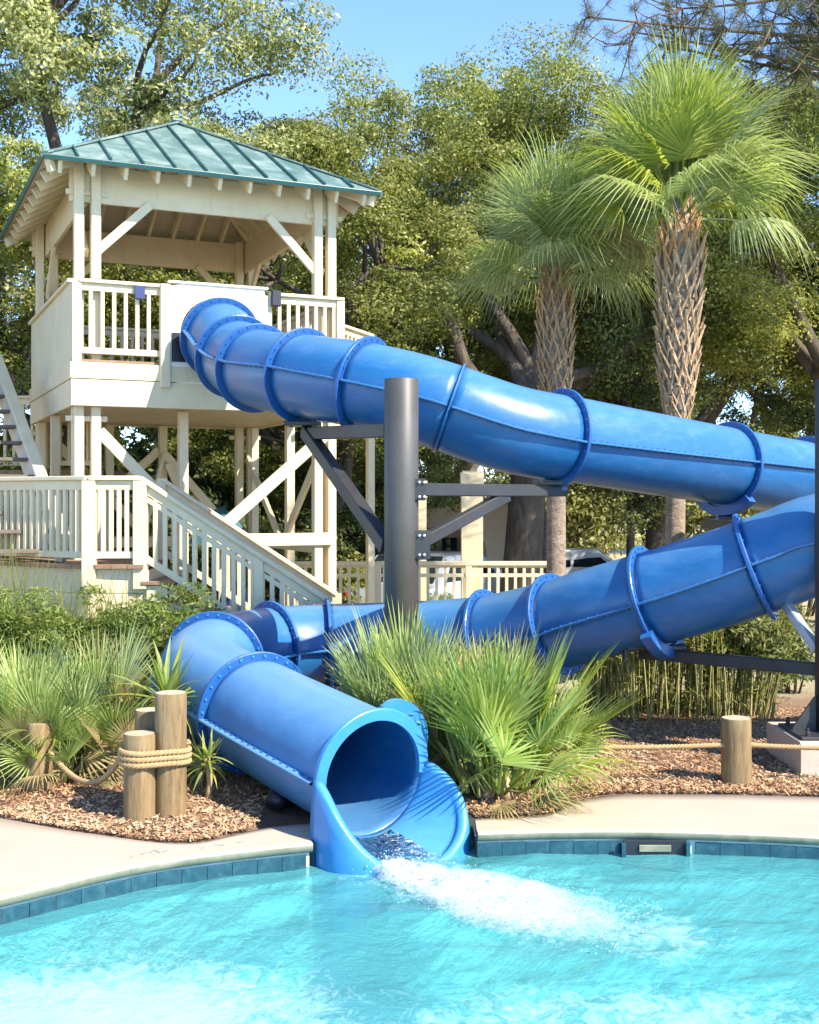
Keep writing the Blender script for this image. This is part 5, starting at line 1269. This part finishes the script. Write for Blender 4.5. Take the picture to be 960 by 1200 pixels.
# hedge under the landing
def hedge(x0, x1, y, h, seed, lab):
    rng = np.random.default_rng(seed); pos, nor = [], []; n = int((x1 - x0) / .22)
    for k in range(n):
        for r_ in range(2):
            c = np.array([x0 + (x1 - x0) * (k + .5) / n + rng.normal(0, .06), y + r_ * .35 + rng.normal(0, .06), h * rng.uniform(.45, .74) - .03 * r_]); p, n_ = clump_points(rng, c, h * .33, 1700, 10, .95); pos.append(p); nor.append(n_)
    p = np.concatenate(pos); n_ = np.concatenate(nor); ok = p[:, 2] > .0
    o = thing('hedge', lab, 'hedge', ((x0 + x1) / 2, y, 0)); link('foliage', leaves('foliage', p[ok], n_[ok], .038, .008, rng), 'hedge_leaf', o, False, kind='stuff'); m = MB()
    for k in range(n): q = Vector((x0 + (x1 - x0) * (k + .5) / n, y + .15, 0)); m.tube([q + Vector((0, 0, -.05)), q + Vector((.05, 0, h * .6))], [.02, .012], 6)
    link('stems', m.mesh('stems'), 'bark_brown', o, False, kind='stuff')
hedge(-4.6, -2.12, 11.1, 1.36, 31, 'fine-leaved green hedge below the timber landing')
# weeds along the landing skirt
rng = np.random.default_rng(33); n = 420; x = -4.6 + 2.0 * rng.uniform(0, 1, n) ** 1.5; y = rng.uniform(11.6, 12.0, n); hh = rng.uniform(1.15, 1.75, n) * np.where(x < -3.6, 1, .85); a = rng.uniform(0, 6.28, n); le = rng.uniform(.05, .35, n)
b0_ = np.stack([x, y, np.full(n, .8)], -1); tp = b0_ + np.stack([np.cos(a) * le, np.sin(a) * le * .5, hh - .8], -1); sd_ = np.stack([np.full(n, .004), np.zeros(n), np.zeros(n)], -1)
wd_ = link('tall_weeds', quads_mesh('tall_weeds', np.stack([b0_ - sd_, b0_ + sd_, tp + sd_ * .3, tp - sd_ * .3], 1)), 'grass', None); tag(wd_, 'wispy tall weeds growing up against the timber landing', 'weeds', kind='stuff')

# bamboo clump under the lower slide run
rng = np.random.default_rng(51); bb = thing('bamboo_clump', 'dense clump of thin bamboo under the lower slide run', 'bamboo', (P(810, 0, 11.6).x, 11.6, 0)); m = MB()
X0, X1 = P(690, 0, 11.4).x, P(905, 0, 11.4).x
tips = []
for k in range(330):
    x = rng.uniform(X0, X1); y = rng.uniform(11.2, 12.3); h = rng.uniform(.9, 1.35) + (.35 if x > X0 + 1.1 and y > 11.6 else 0); lx = rng.normal(0, .10) + max(0, (x - X1 + .35)) * .9; ly = rng.normal(0, .06) - .03
    q = [Vector((x, y, -.03)), Vector((x + lx * .4, y + ly * .4, h * .5)), Vector((x + lx, y + ly, h))]; m.tube(q, [rng.uniform(.006, .011), .007, .004], 5, False); tips.append((x, y, h, lx, ly))
link('culms', m.mesh('culms'), 'bamboo', bb, False, kind='stuff')
tp = np.array(tips); n = 16000; k = rng.integers(0, len(tp), n); t = np.where(rng.random(n) < .62, rng.uniform(.62, 1.0, n), rng.uniform(.08, 1.0, n)); c = np.stack([tp[k, 0] + tp[k, 3] * t, tp[k, 1] + tp[k, 4] * t, tp[k, 2] * t], -1) + rng.normal(0, .05, (n, 3))
link('foliage', leaves('foliage', c, rng.normal(0, 1, (n, 3)) + np.array([0, -.5, .6]), .048, .007, rng), 'bamboo_leaf', bb, False, kind='stuff')
c2 = np.array([P(875, 752, 11.5)]); p, n_ = clump_points(rng, np.array(P(868, 752, 11.6)), .42, 2600, 12, .8)
link('foliage', leaves('foliage', p, n_, .05, .012, rng), 'oak_leaf_dark', bb, False, kind='stuff')

# pine whose boughs hang into the top right corner
pn_ = thing('pine_tree', 'pine with twiggy boughs hanging into the top right corner', 'pine', (9.6, 17.4, 0)); rng = np.random.default_rng(71); m = MB()
m.tube([Vector((0, 0, -.2)), Vector((0, 0, 4)), Vector((-.2, 0, 9)), Vector((-.2, 0, 15))], [.26, .22, .17, .1], 14)
ends = []
for (x, y, z) in (tuple(P(690, 20, 16.2)), tuple(P(745, 38, 16.6)), tuple(P(800, 10, 16.4)), tuple(P(860, 52, 17)), tuple(P(905, 28, 16.4)), tuple(P(945, 60, 16.8)), tuple(P(840, -30, 16.5)), tuple(P(740, -30, 16.6)), tuple(P(930, -10, 16.4)), tuple(P(780, 55, 17.2)), (8.4, 16.0, 10.6), (11.5, 18, 10.8), (11.0, 15.8, 11.6)):
    e = np.array([x - 9.6, y - 17.4, z]); s = np.array([-.15, 0, z + rng.uniform(-.3, .5)]); pts = limb(m, s, e, .055, .012, rng, 12, .08)
    for p in pts[4:]:
        for q in range(5):
            t = p + rng.normal(0, .36, 3) + np.array([-.15, 0, .0]); limb(m, p, t, .014, .005, rng, 5, .2); ends.append(t); ends.append((p + t) / 2)
link('trunk', m.mesh('trunk', True), 'bark_brown', pn_)
E = np.array(ends); n = len(E) * 60; k = rng.integers(0, len(E), n); d = unit(rng.normal(0, 1, (n, 3)) + np.array([0, 0, .4])); ln_ = rng.uniform(.07, .13, n)[:, None]; s_ = unit(np.cross(d, rng.normal(0, 1, (n, 3)))) * .0028; c = E[k] + rng.normal(0, .035, (n, 3))
link('needles', quads_mesh('needles', np.stack([c - s_, c + s_, c + d * ln_ + s_ * .4, c + d * ln_ - s_ * .4], 1)), 'needle', pn_, kind='stuff')

# ------------------------------------------------------------------ far building and parked cars
bd = thing('building', 'peach stucco building with arched opening far behind the railing', 'building', (P(528, 0, 26).x, 26, gz(1, 26)))
w2 = 1.6; m = MB()
for (x0, x1, z0, z1) in ((-2.6, -.78, 0, 2.75), (.78, 1.3, 0, 2.75)): link('wall', MB().box(x0, x1, 0, .3, z0, z1).mesh('wall'), 'stucco', bd)
v = []; n = 16       # arch spandrel
for y in (0, .3):
    for j in range(n + 1): a = math.pi * j / n; v.append((.78 * math.cos(a), y, 1.55 + .62 * math.sin(a)))
    for j in range(n + 1): v.append((.78 - 1.56 * j / n, y, 2.75))
k = n + 1; f = []
for j in range(n): f += [(j, j + 1, k + j + 1, k + j), (2 * k + j, 3 * k + j, 3 * k + j + 1, 2 * k + j + 1), (j, 2 * k + j, 2 * k + j + 1, j + 1)]
link('arch', MB().add(v, f).mesh('arch'), 'stucco', bd); link('wall', MB().box(-2.6, 1.3, 2.2, 2.4, 0, 2.7).mesh('wall'), 'stucco', bd)
for x in (-.45, .05, .5): 
    wn = link('window', MB().box(x - .18, x + .18, 2.12, 2.19, .9, 1.8).mesh('window'), 'car_glass', bd); link('window_frame', MB().box(x - .01, x + .01, 2.09, 2.13, .9, 1.8).mesh('window_frame'), 'cream', wn)
link('roof_slab', MB().box(-2.8, 1.75, -.5, 2.6, 2.76, 3.05).mesh('roof_slab'), 'cream', bd); link('porch_post', MB().box(1.5, 1.65, -.4, -.25, 0, 2.76).mesh('porch_post'), 'cream', bd)
def car_proto(name, lab, loc, rz, m):
    o = thing(name, lab, 'car', loc, rz, 'cars parked beyond the railing'); prof = [(-2.1, .30), (-2.15, .62), (-2.05, .86), (-1.35, .93), (-.75, 1.38), (.55, 1.42), (1.35, .98), (2.05, .90), (2.15, .6), (2.1, .30)]
    v = []; ks = []
    for y, s in ((-.86, 1), (-.80, 0), (.80, 0), (.86, 1)):
        for x, z in prof: v.append((x * (1 if s else 1), y * (.86 if z > 1 else 1), z if s == 0 or z < 1 else z - .03))
    k = len(prof); f = []
    for r_ in range(3):
        for j in range(k): f.append((r_ * k + j, r_ * k + (j + 1) % k, (r_ + 1) * k + (j + 1) % k, (r_ + 1) * k + j))
    f += [tuple(range(k))[::-1], tuple(range(3 * k, 4 * k))]; bo = link('body', MB().add(v, f).mesh('body'), m, o)
    for sy in (-1, 1):
        y = sy * .865; link('side_window', MB().add([(-1.1, y, .97), (-.10, y, .97), (-.10, y * .86, 1.33), (-.68, y * .86, 1.32)], [(0, 1, 2, 3)]).mesh('side_window'), 'car_glass', o)
        link('side_window', MB().add([(-.02, y, .97), (1.15, y, .97), (.55, y * .86, 1.34), (-.02, y * .86, 1.33)], [(0, 1, 2, 3)]).mesh('side_window'), 'car_glass', o)
        for x in (-1.32, 1.32):
            wh = link('wheel', MB().lathe([(.2, -.1), (.31, -.1), (.33, -.06), (.33, .06), (.31, .1), (.2, .1)], 24).mesh('wheel', True), 'tyre', o); wh.location = (x, sy * .78, .33); wh.rotation_euler = (R(90), 0, 0)
            link('rim', MB().lathe([(.04, -.112), (.2, -.105), (.2, .105), (.04, .112)], 12).mesh('rim'), 'chrome', wh)
        link('tail_lamp', MB().box(-2.16, -2.08, sy * .62 - .12, sy * .62 + .12, .66, .82).mesh('tail_lamp'), 'lamp_red', o); link('headlight', MB().box(2.05, 2.16, sy * .62 - .13, sy * .62 + .13, .66, .80).mesh('headlight'), 'chrome', o)
    link('windscreen', MB().add([(1.32, -.72, 1.01), (1.32, .72, 1.01), (.60, .64, 1.425), (.60, -.64, 1.425)], [(0, 1, 2, 3)]).mesh('windscreen'), 'car_glass', o)
    link('rear_window', MB().add([(-1.33, .72, .96), (-1.33, -.72, .96), (-.78, -.64, 1.385), (-.78, .64, 1.385)], [(0, 1, 2, 3)]).mesh('rear_window'), 'car_glass', o); return o
for px, D, rz, m, lab in ((505, 21.6, R(62), 'car_blue', 'pale blue car parked left of the pillar behind the railing'), (618, 34, R(8), 'car_white', 'white car parked behind the thick oak trunk'), (668, 32, R(172), 'car_white', 'white car parked right of the slim palm trunk')):
    b = P(px, 0, D); car_proto('parked_car', lab, (b.x, D, gz(b.x, D)), rz, m)
